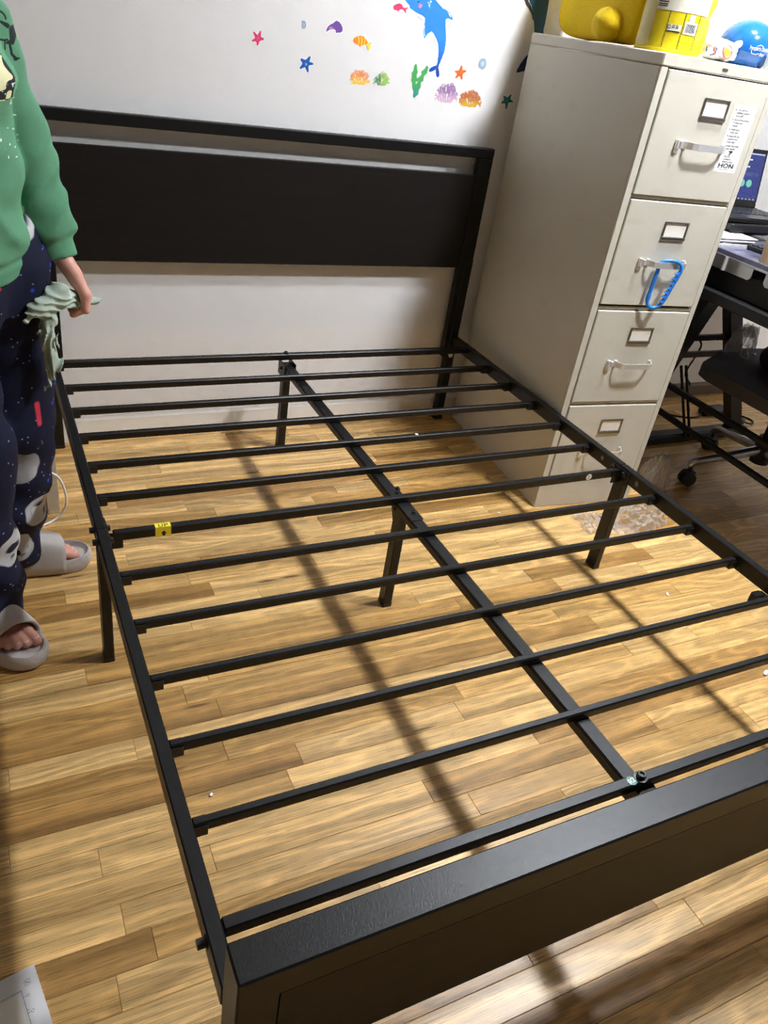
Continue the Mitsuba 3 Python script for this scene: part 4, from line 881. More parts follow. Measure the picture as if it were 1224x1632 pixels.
# rolling stool, its seat holding clothes
ch = thing('rolling_stool', 'dark grey rolling stool with silver castor legs tucked under the desk', 'stool')
HUB = np.array([2.40, 1.13])
seat = Polygon([(2.14, 0.86), (2.135, 1.28), (2.155, 1.335), (2.40, 1.455), (2.66, 1.42), (2.68, 0.90), (2.60, 0.82), (2.20, 0.82)]).buffer(-0.01).buffer(0.01, 4)
sm = extr(seat, 0.045); sm.apply_translation((0, 0, 0.375))
part(ch, 'seat', sm, 'grey_cloth_bsdf')
part(ch, 'seat_pan', bx(2.28, 2.54, 1.00, 1.28, 0.335, 0.375, 0.008), D)
part(ch, 'column', cat([cyl((HUB[0], HUB[1], 0.13), (HUB[0], HUB[1], 0.345), 0.022, 20), cyl((HUB[0], HUB[1], 0.10), (HUB[0], HUB[1], 0.20), 0.034, 20)]), D, 40)
for a in (167.6, 77.6, 257.6, 347.6):
    d = np.array([math.cos(math.radians(a)), math.sin(math.radians(a))])
    e = HUB + d * 0.28
    la = part(ch, 'leg', tube([(HUB[0] + d[0] * 0.02, HUB[1] + d[1] * 0.02, 0.150), (HUB[0] + d[0] * 0.14, HUB[1] + d[1] * 0.14, 0.122), (e[0] - d[0] * 0.02, e[1] - d[1] * 0.02, 0.100), (e[0], e[1], 0.092), (e[0] + d[0] * 0.006, e[1] + d[1] * 0.006, 0.074)], [0.019, 0.017, 0.0145, 0.013, 0.011], 12), 'brushed_bsdf', True)
    nx = np.array([-d[1], d[0], 0]) * 1.0
    c0 = np.array([e[0], e[1], 0.026])
    wh = cat([cyl(c0 + nx * s0, c0 + nx * s1, 0.026, 22) for s0, s1 in ((-0.021, -0.006), (0.006, 0.021))] + [cyl(c0 - nx * 0.008, c0 + nx * 0.008, 0.012, 12), cyl((e[0], e[1], 0.05), (e[0], e[1], 0.078), 0.008, 10), bx(e[0] - 0.020, e[0] + 0.020, e[1] - 0.020, e[1] + 0.020, 0.046, 0.058, 0.005)])
    part(la, 'castor', wh, 'rubber_bsdf', 40)
def lump(rx, ry, rz_, amp, f, seed, loc):
    m = displaced(superbox(rx, ry, rz_, 2.6, 4), amp, f, seed, 4)
    m.vertices[:, 2] = np.maximum(m.vertices[:, 2], -rz_ * 0.75)
    m.apply_translation((loc[0], loc[1], loc[2] + rz_ * 0.75))
    return m
single('folded_jacket', cat([lump(0.13, 0.17, 0.050, 0.016, 12, 4, (2.47, 1.14, 0.4215)), lump(0.09, 0.11, 0.035, 0.014, 14, 9, (2.42, 1.06, 0.4635))]), 'navy_cloth_bsdf', 'dark navy jacket heaped on the rolling stool seat', 'jacket', True)
hb_ = film(0, 0, 0.055, 0.045, 0.13, 31, 0.4); hb_.apply_translation((2.405, 1.392, 0.421))
single('carrier_bag', hb_, 'film_bsdf', 'clear crinkled bag at the back of the rolling stool seat', 'bag')

# laptop on its black stand
st_ = thing('laptop_stand', 'black desk stand holding the open laptop above the desk', 'laptop stand')
part(st_, 'tray', cat([bx(1.99, 2.36, 1.285, 1.53, 0.888, 0.902, 0.005), bx(1.99, 2.36, 1.278, 1.290, 0.884, 0.910, 0.004)]), D)
part(st_, 'arm', cat([cyl((2.26, 1.45, DT), (2.26, 1.45, 0.888), 0.018, 18), bx(2.20, 2.32, 1.40, 1.51, DT + 0.0004, DT + 0.008, 0.003)]), D, 40)
lp = thing('laptop', 'open black laptop showing a dark blue screen behind the filing cabinet', 'laptop')
LYAW = math.radians(-7)
def lpm(m): return moved(m, (2.178, 1.515, 0.9028), LYAW)
part(lp, 'base', lpm(bx(-0.148, 0.148, -0.205, 0.0, 0.0, 0.018, 0.004)), 'black_plastic_bsdf')
kb = []
for r in range(5):
    for c in range(14):
        kb.append(bx(-0.136 + c * 0.0195, -0.120 + c * 0.0195, -0.130 + r * 0.0205, -0.113 + r * 0.0205, 0.018, 0.0195))
part(lp, 'keyboard', lpm(cat(kb)), 'key_bsdf', kind='stuff')
part(lp, 'touch_pad', lpm(bx(-0.05, 0.05, -0.205, -0.145, 0.018, 0.0184)), 'key_bsdf')
TILT = trimesh.transformations.rotation_matrix(-math.radians(11), (1, 0, 0)); TILT[2, 3] = 0.016
def lid(m):
    m = m.copy(); m.apply_transform(TILT); return lpm(m)
part(lp, 'lid', lid(bx(-0.148, 0.148, 0.0, 0.008, 0.0, 0.184, 0.003)), 'black_plastic_bsdf')
def glow(c): return {'type': 'area', 'radiance': {'type': 'rgb', 'value': c}}
sc_ = part(lp, 'screen', lid(bx(-0.139, 0.139, -0.0006, -0.0001, 0.022, 0.172)), 'ink_bsdf', emitter=glow([0.006, 0.020, 0.19]), label='dark navy blue screen')
part(sc_, 'title_bar', lid(bx(-0.139, 0.136, -0.0010, -0.0007, 0.166, 0.170)), 'ink_bsdf', emitter=glow([0.55, 0.6, 0.7]))
part(sc_, 'task_bar', lid(bx(-0.139, 0.139, -0.0010, -0.0007, 0.022, 0.030)), 'ink_bsdf', emitter=glow([0.008, 0.010, 0.05]))
for x in (0.064, 0.094):
    part(sc_, 'round_icon', lid(cyl((x, -0.0007, 0.076), (x, -0.0011, 0.076), 0.0120, 24)), 'ink_bsdf', emitter=glow([0.16, 0.55, 0.42]))
tx = [bx(0.040, 0.088, -0.0011, -0.0008, 0.147, 0.152), bx(0.05, 0.083, -0.0011, -0.0008, 0.125, 0.130)]
part(sc_, 'text_bar', lid(cat(tx)), 'ink_bsdf', emitter=glow([0.6, 0.75, 0.7]))
t = meshkit.text_mesh('TINVIT 25', 0.0105, 0.0003); t.apply_scale((0.92, 1, 1)); t.apply_translation((0.124 - t.bounds[1, 0], 0, 0))
part(sc_, 'screen_text', lid(place(t, (0, -0.0008, 0.100), (1, 0, 0), (0, 0, 1))), 'ink_bsdf', emitter=glow([0.10, 0.14, 0.30]))
part(sc_, 'icons', lid(cat([bx(-0.10 + i * 0.016, -0.092 + i * 0.016, -0.0014, -0.0011, 0.0245, 0.0285) for i in range(15)])), 'ink_bsdf', emitter=glow([0.35, 0.38, 0.45]), kind='stuff')

# on the desk top: papers, keyboard, kraft tub, white cups
def papers():
    g = random.Random(4)
    k = thing('paper_stack', 'untidy stack of white papers on the desk edge beside the cabinet', 'papers')
    for i in range(7):
        m = bx(-0.075, 0.075, -0.100, 0.100, 0.0, 0.0030)
        part(k, 'sheet', moved(m, (1.966 + g.uniform(-0.008, 0.008), 1.318 + g.uniform(-0.008, 0.008), DT + 0.0004 + i * 0.0034), g.uniform(-0.14, 0.14)), 'white_paper_bsdf')
    return k
papers()
kd = thing('keyboard', 'black keyboard lying on the desk behind the kraft tub', 'keyboard')
part(kd, 'case', moved(bx(-0.055, 0.055, -0.075, 0.075, 0, 0.014, 0.003), (2.035, 1.118, DT + 0.0004), 0.05), 'black_plastic_bsdf')
kk = [bx(-0.050 + r * 0.0200, -0.034 + r * 0.0200, -0.070 + c * 0.0198, -0.054 + c * 0.0198, 0.014, 0.0185, 0.002) for r in range(5) for c in range(7)]
part(kd, 'keys', moved(cat(kk), (2.035, 1.118, DT + 0.0004), 0.05), 'key_bsdf', kind='stuff')
tb = thing('kraft_tub', 'brown kraft paper tub with a white label on the desk edge', 'tub')
tc = (1.924, 1.030)
part(tb, 'body', lathe([(0.0001, 0), (0.044, 0), (0.048, 0.088), (0.046, 0.090), (0.0001, 0.088)], 36, (tc[0], tc[1], DT + 0.0004)), 'kraft_bsdf', 35)
V, F = [], []
a_ = np.radians(np.linspace(200, 268, 12))
for z in (0.004, 0.052):
    for rr in (0.0462 + z * 0.045, 0.0470 + z * 0.045):
        V += [(tc[0] + rr * math.cos(t), tc[1] + rr * math.sin(t), DT + 0.0004 + z) for t in a_]
for i in range(11):
    F += [(12 + i, 13 + i, 37 + i), (12 + i, 37 + i, 36 + i), (i, 25 + i, 1 + i), (i, 24 + i, 25 + i), (24 + i, 37 + i, 25 + i), (24 + i, 36 + i, 37 + i)]
part(tb, 'label', trimesh.Trimesh(np.array(V), np.array(F), process=False), 'white_paper_bsdf')
single('white_cup', lathe([(0.0001, 0), (0.026, 0), (0.034, 0.095), (0.032, 0.096), (0.025, 0.004), (0.0001, 0.004)], 32, (2.128, 1.165, DT + 0.0004)), 'white_plastic_bsdf', 'white cup standing behind the kraft tub', 'cup', 35)

# on the floor below the desk
ab = bx(2.70, 2.84, 1.655, 1.715, 0.0, 0.034, 0.010)
single('power_brick', ab, 'black_plastic_bsdf', 'black power brick on the floor under the desk', 'power adapter')
ad = displaced(superbox(0.030, 0.022, 0.016, 3, 3), 0.0, 1); ad.apply_translation((2.815, 1.575, 0.016))
single('cable_plug', ad, 'black_plastic_bsdf', 'small black plug lying in front of the power brick', 'plug', True)
single('power_cable', tube([(2.70, 1.685, 0.012), (2.62, 1.66, 0.004), (2.53, 1.70, 0.004), (2.47, 1.74, 0.004), (2.40, 1.72, 0.006), (2.30, 1.70, 0.004)], 0.0035, 6, sub=40), 'rubber_bsdf', 'thin black cable running along the floor from the power brick', 'cable', True)
single('plug_cable', tube([(2.84, 1.69, 0.012), (2.88, 1.66, 0.004), (2.92, 1.60, 0.004), (2.89, 1.555, 0.006), (2.840, 1.572, 0.014)], 0.0035, 6, sub=40), 'rubber_bsdf', 'black cable joining the power brick and the small plug', 'cable', True)
single('hanging_cable', tube([(2.300, 1.56, 0.395), (2.326, 1.56, 0.416), (2.350, 1.56, 0.421), (2.382, 1.56, 0.399), (2.390, 1.56, 0.375), (2.374, 1.56, 0.323), (2.359, 1.56, 0.275), (2.381, 1.56, 0.244), (2.410, 1.56, 0.215)], 0.0036, 6, sub=50), 'rubber_bsdf', 'black cable hanging behind the trestle leg of the desk', 'cable', True)

# ---------------------------------------------------------------- the standing person
mat('skin_bsdf', proc(lambda p, n, uv: mi.Color3f(0.62, 0.305, 0.235) * (0.93 + 0.14 * fbm(p.x * 40, p.y * 40, p.z * 40, 2))), 0.5, spec=0.35)
mat('nail_bsdf', (0.72, 0.43, 0.38), 0.25)
mat('hair_bsdf', (0.035, 0.022, 0.015), 0.55)
mat('eye_bsdf', (0.75, 0.73, 0.70), 0.15)
mat('iris_bsdf', (0.05, 0.03, 0.02), 0.15)
mat('lip_bsdf', (0.50, 0.17, 0.15), 0.45)
mat('taupe_foam_bsdf', proc(lambda p, n, uv: mi.Color3f(0.43, 0.395, 0.37) * (0.95 + 0.1 * noise(p.x * 300, p.y * 300, p.z * 300))), 0.6, spec=0.3)
mat('sage_cloth_bsdf', proc(lambda p, n, uv: mi.Color3f(0.33, 0.40, 0.325) * (0.85 + 0.3 * fbm(p.x * 60, p.y * 60, p.z * 60, 3))), 0.85)

PC = np.array([-0.175, 1.140])                   # body axis on the floor
PF = np.array([0.87, -0.49]); PL = np.array([0.49, 0.87])   # facing, and the person's own other side
def W3(l, f, z): return np.array([PC[0] + l * PL[0] + f * PF[0], PC[1] + l * PL[1] + f * PF[1], z])
def local(P):
    d = P[:, :2] - PC
    return d @ PL, d @ PF, P[:, 2]

SHO_L, ELB_L, WRI_L = np.array([-0.085, 1.255, 1.190]), np.array([-0.034, 1.270, 0.985]), np.array([0.0100, 1.222, 0.8120])
SHO_R, ELB_R, WRI_R = W3(-0.165, 0.0, 1.195), W3(-0.235, -0.02, 0.965), W3(-0.225, 0.07, 0.790)
HIP_L, KNE_L, ANK_L = W3(0.080, 0, 0.79), np.array([-0.130, 1.226, 0.43]), np.array([-0.185, 1.222, 0.085])
HIP_R, KNE_R, ANK_R = W3(-0.080, 0, 0.79), np.array([-0.215, 1.060, 0.43]), np.array([-0.228, 1.043, 0.085])
DL, DR_ = np.array([0.999, 0.02]), np.array([0.50, -0.866])     # toes point this way
HEEL_L, HEEL_R = np.array([-0.222, 1.221]), np.array([-0.250, 1.082])

def tor(P, zs, A, B, cf):
    """Elliptic tube up the body axis: half widths A and depths B at heights zs, pushed forward by cf."""
    l, f, z = local(P)
    a, b, c = np.interp(z, zs, A), np.interp(z, zs, B), np.interp(z, zs, cf)
    q = np.sqrt((l / a) ** 2 + ((f - c) / b) ** 2)
    d = (q - 1) * np.minimum(a, b)
    return np.maximum(d, np.maximum(zs[0] - z, z - zs[-1]))

HEAD = W3(0.0, 0.035, 1.405)
def head_sdf(P):
    l, f, z = local(P); f = f - 0.035; z = z - 1.405
    Q = np.stack([l, f, z], 1)
    d = ellipsoid(Q, (0, -0.008, 0.020), (0.071, 0.090, 0.088))
    d = smin(d, ellipsoid(Q, (0, 0.022, -0.045), (0.052, 0.060, 0.062)), 0.03)          # jaw
    d = smin(d, ellipsoid(Q, (0, 0.086, -0.012), (0.010, 0.016, 0.022)), 0.012)         # nose
    d = smin(d, ellipsoid(Q, (0, 0.074, -0.052), (0.022, 0.008, 0.010)), 0.010)         # lips
    for s in (-1, 1):
        d = np.maximum(d, -(ellipsoid(Q, (s * 0.030, 0.088, 0.012), (0.016, 0.012, 0.010)))) if False else smin(d, ellipsoid(Q, (s * 0.071, -0.010, -0.004), (0.008, 0.016, 0.026)), 0.006)
        d = -smin(-d, ellipsoid(Q, (s * 0.029, 0.090, 0.010), (0.015, 0.014, 0.010)), 0.008)
    return d

def body_sdf(P):
    d = tor(P, [0.74, 0.80, 0.90, 0.97, 1.08, 1.17, 1.225, 1.25], [0.14, 0.150, 0.140, 0.120, 0.130, 0.135, 0.105, 0.05], [0.095, 0.098, 0.088, 0.080, 0.088, 0.085, 0.062, 0.04], [0, 0, 0, 0, 0.005, 0.0, 0, 0])
    d = smin(d, cone(P, W3(0, -0.01, 1.20), W3(0, 0.02, 1.34), 0.048, 0.046), 0.03)
    d = smin(d, head_sdf(P), 0.02)
    for s, e, w in ((SHO_L, ELB_L, WRI_L), (SHO_R, ELB_R, WRI_R)):
        d = smin(d, chain(P, [s, e, w], [0.044, 0.029, 0.023], 0.01), 0.03)
    for hp_, kn, an in ((HIP_L, KNE_L, ANK_L), (HIP_R, KNE_R, ANK_R)):
        d = smin(d, chain(P, [hp_, kn, an], [0.076, 0.050, 0.034], 0.012), 0.03)
    return d

def hand_sdf(wr, dh, nb, side):
    """A relaxed hand closed round a cloth: dh = down the hand, nb = out of its back, side = which way the thumb lies across it."""
    dh = dh / np.linalg.norm(dh); nb = nb - dh * (nb @ dh); nb /= np.linalg.norm(nb)
    la = np.cross(dh, nb) * side
    S = 0.92
    segs = []
    for i, (off, ln) in enumerate(((0.027, 0.92), (0.009, 1.0), (-0.009, 0.94), (-0.026, 0.76))):
        k0 = wr + S * (dh * (0.082 - 0.004 * abs(i - 1)) + la * off + nb * 0.002)
        curl = [0.55 + 0.10 * i, 1.50 + 0.10 * i, 2.35 + 0.08 * i]
        pts = [wr + S * (dh * 0.030 + la * off * 0.72), k0]
        for c, L in zip(curl, (0.040, 0.026, 0.021)):
            pts.append(pts[-1] + S * ln * L * (dh * math.cos(c) - nb * math.sin(c)))
        segs.append((pts, [S * r for r in (0.0115, 0.0105, 0.0092, 0.0083, 0.0070)]))
    tp = [wr + S * (dh * 0.012 + la * 0.010), wr + S * (dh * 0.038 + la * 0.034 - nb * 0.010), wr + S * (dh * 0.066 + la * 0.040 - nb * 0.026), wr + S * (dh * 0.090 + la * 0.034 - nb * 0.036)]
    th = (tp, [S * r for r in (0.016, 0.0130, 0.0105, 0.0085)])
    def f(P):
        palm = cone(P, wr + S * (dh * 0.012), wr + S * dh * 0.070, 0.021, 0.022)
        pa_ = None
        for off in (0.024, 0.008, -0.008, -0.023):
            e = cone(P, wr + S * (dh * 0.008 + la * off * 0.5), wr + S * (dh * 0.078 + la * off), 0.0155, 0.0125)
            pa_ = e if pa_ is None else smin(pa_, e, 0.008)
        d = pa_
        for pts, rs in segs:
            d = smin(d, chain(P, pts[1:], rs[1:], 0.003), 0.005)
        d = smin(d, chain(P, *th, 0.006), 0.010)
        return d
    return f, segs, th

HDL, NBL = np.array([0.47, -0.02, -0.88]), np.array([0.86, -0.18, 0.47])
HDR, NBR = np.array([0.25, -0.20, -0.95]), np.array([-0.55, -0.75, 0.1])
def holding_hand():
    """The near hand: four fingers hooked under the cloth from the outside, the thumb pressed on top of it."""
    kn, pip, dip, tip = np.array([0.0480, 0, 0.7450]), np.array([0.0672, 0, 0.7110]), np.array([0.0600, 0, 0.6830]), np.array([0.0370, 0, 0.6710])
    segs = []
    for i, (dy, sc, lift) in enumerate(((-0.029, 0.95, 0.0), (-0.010, 1.0, -0.003), (0.009, 0.96, -0.001), (0.026, 0.82, 0.004))):
        k0 = kn + np.array([-0.002 * abs(i - 1), 1.212 + dy, lift])
        pts = [k0]
        for a, b in ((kn, pip), (pip, dip), (dip, tip)):
            pts.append(pts[-1] + (b - a) * sc + np.array([0, -0.001 * (i - 1.5), 0]))
        segs.append((pts, [0.0112, 0.0102, 0.0092, 0.0075]))
    w = WRI_L
    th = ([w + (0.008, -0.012, -0.010), np.array([0.0430, 1.182, 0.762]), np.array([0.0600, 1.164, 0.724]), np.array([0.0580, 1.158, 0.694])], [0.0180, 0.0138, 0.0112, 0.0092])
    def f(P):
        d = None
        for pts, rs in segs:
            e = cone(P, w + (0.002, (pts[0][1] - 1.212) * 0.5, -0.006), pts[0], 0.0165, 0.0125)
            d = e if d is None else smin(d, e, 0.008)
        d = smin(d, cone(P, w + np.array([-0.012, 0.008, 0.030]), w, 0.026, 0.024), 0.012)
        for pts, rs in segs:
            d = smin(d, chain(P, pts, rs, 0.003), 0.0045)
        return smin(d, chain(P, *th, 0.006), 0.010)
    return f
hl = holding_hand()
hr, _, _ = hand_sdf(WRI_R, HDR, NBR, 1)

def foot_sdf(heel, d, inner):
    """Foot on the sandal's sole: heel point, toe direction, and on which side (+1/-1 across) the big toe lies."""
    ac = np.array([-d[1], d[0]]) * inner
    def pt(s, a, z): return np.array([heel[0] + d[0] * s + ac[0] * a, heel[1] + d[1] * s + ac[1] * a, z])
    toes = []
    for i, (s0, s1, a0, a1, r) in enumerate(((0.165, 0.222, 0.024, 0.026, 0.0135), (0.170, 0.218, 0.006, 0.006, 0.0100), (0.166, 0.209, -0.009, -0.010, 0.0095), (0.158, 0.198, -0.022, -0.025, 0.0090), (0.148, 0.184, -0.033, -0.038, 0.0085))):
        toes.append(([pt(s0, a0, 0.046), pt((s0 + s1) / 2, (a0 + a1) / 2, 0.048 if i else 0.050), pt(s1, a1, 0.0405)], [r * 1.05, r * 0.98, r * 0.95]))
    def f(P):
        e = smin(cone(P, pt(0.030, 0, 0.060), pt(0.150, 0.012, 0.050), 0.029, 0.024), cone(P, pt(0.030, 0, 0.060), pt(0.145, -0.018, 0.046), 0.028, 0.018), 0.01)
        e = smin(e, cone(P, pt(0.045, 0, 0.105), pt(0.130, 0.006, 0.060), 0.033, 0.025), 0.02)
        e = smin(e, cone(P, pt(0.040, 0, 0.085), pt(0.036, 0, 0.16), 0.036, 0.034), 0.02)
        for p_, r_ in toes:
            e = smin(e, chain(P, p_, r_, 0.003), 0.004)
        return e
    return f, toes, pt

fl_, toesL, ptL = foot_sdf(HEEL_L, DL, -1)
fr_, toesR, ptR = foot_sdf(HEEL_R, DR_, 1)

def nets(f, lo, hi, h, taubin=6):
    m = surface_nets(f, lo, hi, h)
    from scipy.sparse import coo_matrix, diags
    e = np.vstack([m.faces[:, [0, 1]], m.faces[:, [1, 2]], m.faces[:, [2, 0]]]); n_ = len(m.vertices)
    A = coo_matrix((np.ones(2 * len(e)), (np.r_[e[:, 0], e[:, 1]], np.r_[e[:, 1], e[:, 0]])), shape=(n_, n_)).tocsr()
    A.data[:] = 1
    deg = np.asarray(A.sum(1)).ravel()
    v_ = np.array(m.vertices)
    for _ in range(taubin):
        for k_ in (0.5, -0.52):
            v_ = v_ + k_ * np.where(deg[:, None] > 0, (A @ v_) / np.maximum(deg, 1)[:, None] - v_, 0)
    m.vertices = v_
    return m
core = nets(body_sdf, (-0.50, 0.80, 0.06), (0.10, 1.44, 1.54), 0.0075)
hL = nets(hl, (-0.055, 1.13, 0.64), (0.105, 1.29, 0.875), 0.0025)
hR = nets(hr, WRI_R - 0.11, WRI_R + 0.11, 0.0030)
fL = nets(fl_, np.array([HEEL_L[0] - 0.06, HEEL_L[1] - 0.08, 0.02]), np.array([HEEL_L[0] + 0.26, HEEL_L[1] + 0.08, 0.18]), 0.0030)
fR = nets(fr_, np.array([HEEL_R[0] - 0.06, HEEL_R[1] - 0.26, 0.02]), np.array([HEEL_R[0] + 0.20, HEEL_R[1] + 0.07, 0.18]), 0.0030)
def manifold_union(ms):
    try:
        out = None
        for m in ms:
            m = trimesh.Trimesh(m.vertices, m.faces, process=True)
            M_ = mf.Manifold(mf.Mesh(np.asarray(m.vertices, np.float32), np.asarray(m.faces, np.uint32)))
            if M_.is_empty(): raise ValueError('not manifold')
            out = M_ if out is None else out + M_
        me = out.to_mesh()
        return trimesh.Trimesh(me.vert_properties[:, :3], me.tri_verts, process=False)
    except Exception as e:
        print('union fell back:', e)
        return cat(ms)
body = manifold_union([core, hL, hR, fL, fR])
pe = thing('person', 'person in a green sweatshirt, dark printed trousers and taupe slide sandals holding a cloth', 'person')
part(pe, 'body', body, 'skin_bsdf', True)

# face details and hair (above the frame)
for s in (-1, 1):
    part(pe, 'eye', trimesh.creation.icosphere(subdivisions=2, radius=0.0115).apply_translation(W3(s * 0.029, 0.035 + 0.0690, 1.415)), 'eye_bsdf', True)
    k_ = numbered(pe + '__iris'); scene[k_] = mikit.ply(trimesh.creation.icosphere(subdivisions=2, radius=0.0060).apply_translation(W3(s * 0.029, 0.035 + 0.0755, 1.415)), 'iris_bsdf', True)
def hair_sdf(P):
    l, f, z = local(P); f = f - 0.035; z = z - 1.405
    Q = np.stack([l, f, z], 1)
    d = ellipsoid(Q, (0, -0.016, 0.026), (0.080, 0.096, 0.094))
    d = smin(d, ellipsoid(Q, (0, -0.055, -0.06), (0.066, 0.045, 0.10)), 0.03)
    d = np.maximum(d, -(ellipsoid(Q, (0, 0.085, -0.040), (0.066, 0.080, 0.092))))
    return d + 0.003 * np.sin(Q[:, 0] * 400)
part(pe, 'hair', nets(hair_sdf, W3(0, 0, 1.40) - 0.2, W3(0, 0, 1.40) + 0.2, 0.006, 3), 'hair_bsdf', True)
lip = displaced(superbox(0.019, 0.005, 0.0065, 2.2, 3), 0, 1)
lip.vertices = np.array([W3(v_[0], 0.035 + 0.0775 + v_[1], 1.354 + v_[2]) for v_ in lip.vertices])
part(pe, 'lips', lip, 'lip_bsdf', True)

# sweatshirt: torso and sleeves as one soft shell with folds
def wrinkle(P, f, seed): return meshkit.fbm(P * f, 2, seed) - 0.5
def shirt_sdf(P):
    l, f, z = local(P)
    d = tor(P, [0.775, 0.80, 0.86, 0.92, 1.02, 1.12, 1.19, 1.235, 1.262], [0.150, 0.160, 0.172, 0.170, 0.162, 0.162, 0.158, 0.115, 0.060], [0.118, 0.124, 0.132, 0.130, 0.122, 0.118, 0.104, 0.080, 0.058], [0.0, 0, 0.0, 0.0, 0.004, 0.006, 0.0, 0, 0])
    d = d + 0.030 * wrinkle(P * np.array([1, 1, 2.4]), 6.0, 2) + 0.010 * np.abs(np.sin(z * 30 + l * 16 + f * 26 + 3.0 * meshkit.noise(P * 8.0, 9))) * np.clip((1.02 - z) * 5, 0, 1) * np.clip((z - 0.80) * 14, 0, 1)
    d = d + 0.006 * np.clip(1 - np.abs(z - 0.812) / 0.006, 0, 1)
    for s, e, w, c in ((SHO_L, ELB_L, WRI_L, 1), (SHO_R, ELB_R, WRI_R, 1)):
        t_ = (w - e) / np.linalg.norm(w - e)
        bag = w - t_ * 0.018
        q = chain(P, [s, e + (bag - e) * 0.2, bag], [0.058, 0.060, 0.058], 0.02)
        ax_ = (P - s) @ ((w - s) / np.linalg.norm(w - s))
        q = q + 0.0100 * np.abs(np.sin(ax_ * 40 + 30 * l + 18 * f + 3.0 * meshkit.noise(P * 9.0, 4))) * np.clip(ax_ * 5 - 0.6, 0.0, 1) + 0.020 * wrinkle(P * np.array([1, 1, 1.6]), 8.0, 5)
        q = -smin(-q, -(((P - w) @ t_) + 0.004 + 0.006 * np.sin(18 * l + 60 * f)), 0.022)
        cf_ = np.maximum(cone(P, bag - t_ * 0.01, w + t_ * 0.034, 0.0405, 0.0395), ((P - w) @ t_) - 0.032)
        q = smin(q, cf_, 0.004)
        d = smin(d, q, np.interp(z, [1.06, 1.17], [0.004, 0.018]))
    neck = cone(P, W3(0, 0.01, 1.215), W3(0, 0.025, 1.33), 0.058, 0.060)
    return np.maximum(d, -neck)
shirt = nets(shirt_sdf, (-0.52, 0.80, 0.74), (0.11, 1.45, 1.31), 0.0050, 4)

def shirt_colour(p, n, uv):
    c = mi.Color3f(0.088, 0.235, 0.135) * (0.93 + 0.14 * fbm(p.x * 9, p.y * 9, p.z * 9, 3)) * (0.95 + 0.1 * noise(p.x * 420, p.y * 420, p.z * 420))
    front = dr.select(n.y < -0.15, 1.0, 0.0) * dr.select(p.y < 1.30, 1.0, 0.0)
    qx, qz = p.x - 0.010, p.z + 0.012
    def ring(cx, cz, r, w, a0=-9.0, a1=9.0):
        d = dr.abs(dr.sqrt(dr.square(qx - cx) + dr.square(qz - cz)) - r)
        a = dr.atan2(qz - cz, qx - cx)
        return (1 - smoothstep(w * 0.7, w * 1.3, d)) * dr.select((a > a0) & (a < a1), 1.0, 0.0)
    def seg(x0, z0, x1, z1, w0, w1):
        dx, dz = x1 - x0, z1 - z0
        t = dr.clip(((qx - x0) * dx + (qz - z0) * dz) / (dx * dx + dz * dz), 0, 1)
        d = dr.sqrt(dr.square(qx - x0 - dx * t) + dr.square(qz - z0 - dz * t)); w = w0 + (w1 - w0) * t
        return 1 - smoothstep(w * 0.75, w * 1.15, d)
    k = ring(-0.0600, 1.208, 0.0125, 0.0016, 0.0, 3.0)
    k = dr.maximum(k, ring(-0.0545, 1.196, 0.0190, 0.0016, 2.2, 9.0))
    k = dr.maximum(k, ring(-0.0545, 1.196, 0.0190, 0.0016, -9.0, -1.2))
    k = dr.maximum(k, seg(-0.056, 1.204, -0.046, 1.199, 0.0022, 0.0042))
    k = dr.maximum(k, seg(-0.036, 1.192, -0.041, 1.174, 0.0085, 0.0040))
    k = dr.maximum(k, seg(-0.041, 1.176, -0.050, 1.173, 0.0040, 0.0020))
    k = dr.maximum(k, seg(-0.0455, 1.172, -0.0435, 1.156, 0.0020, 0.0024))
    k = dr.maximum(k, seg(-0.0435, 1.156, -0.0370, 1.149, 0.0024, 0.0030))
    k = dr.maximum(k, seg(-0.0385, 1.149, -0.0310, 1.150, 0.0034, 0.0012))
    k = dr.maximum(k, seg(-0.0535, 1.176, -0.0545, 1.163, 0.0016, 0.0010))
    la_ = (p.x + 0.175) * 0.49 + (p.y - 1.14) * 0.87
    band = dr.select((dr.abs(la_ + 0.005) < 0.052 + 0.012 * noise(p.z * 60)) & (p.z > 1.085) & (p.z < 1.185), 1.0, 0.0)
    ch = dr.select(noise(p.z * 75, la_ * 40) > 0.5, 1.0, 0.0)
    c = mix(c, mix(mi.Color3f(0.62, 0.60, 0.36), mi.Color3f(0.012, 0.016, 0.014), ch), band * front)
    fleck = smoothstep(0.84, 0.90, noise(p.x * 210, p.z * 210, 3.0)) * dr.select((p.z < 1.11) & (p.z > 0.99) & (p.x < -0.035), 1.0, 0.0)
    c = mix(c, mi.Color3f(0.55, 0.66, 0.55), fleck * front * 0.9)
    return mix(c, mi.Color3f(0.010, 0.020, 0.016), k * front)
mat('sweatshirt_bsdf', proc(shirt_colour), 0.85, spec=0.2, sheen=0.4)
part(pe, 'sweatshirt', shirt, 'sweatshirt_bsdf', True)

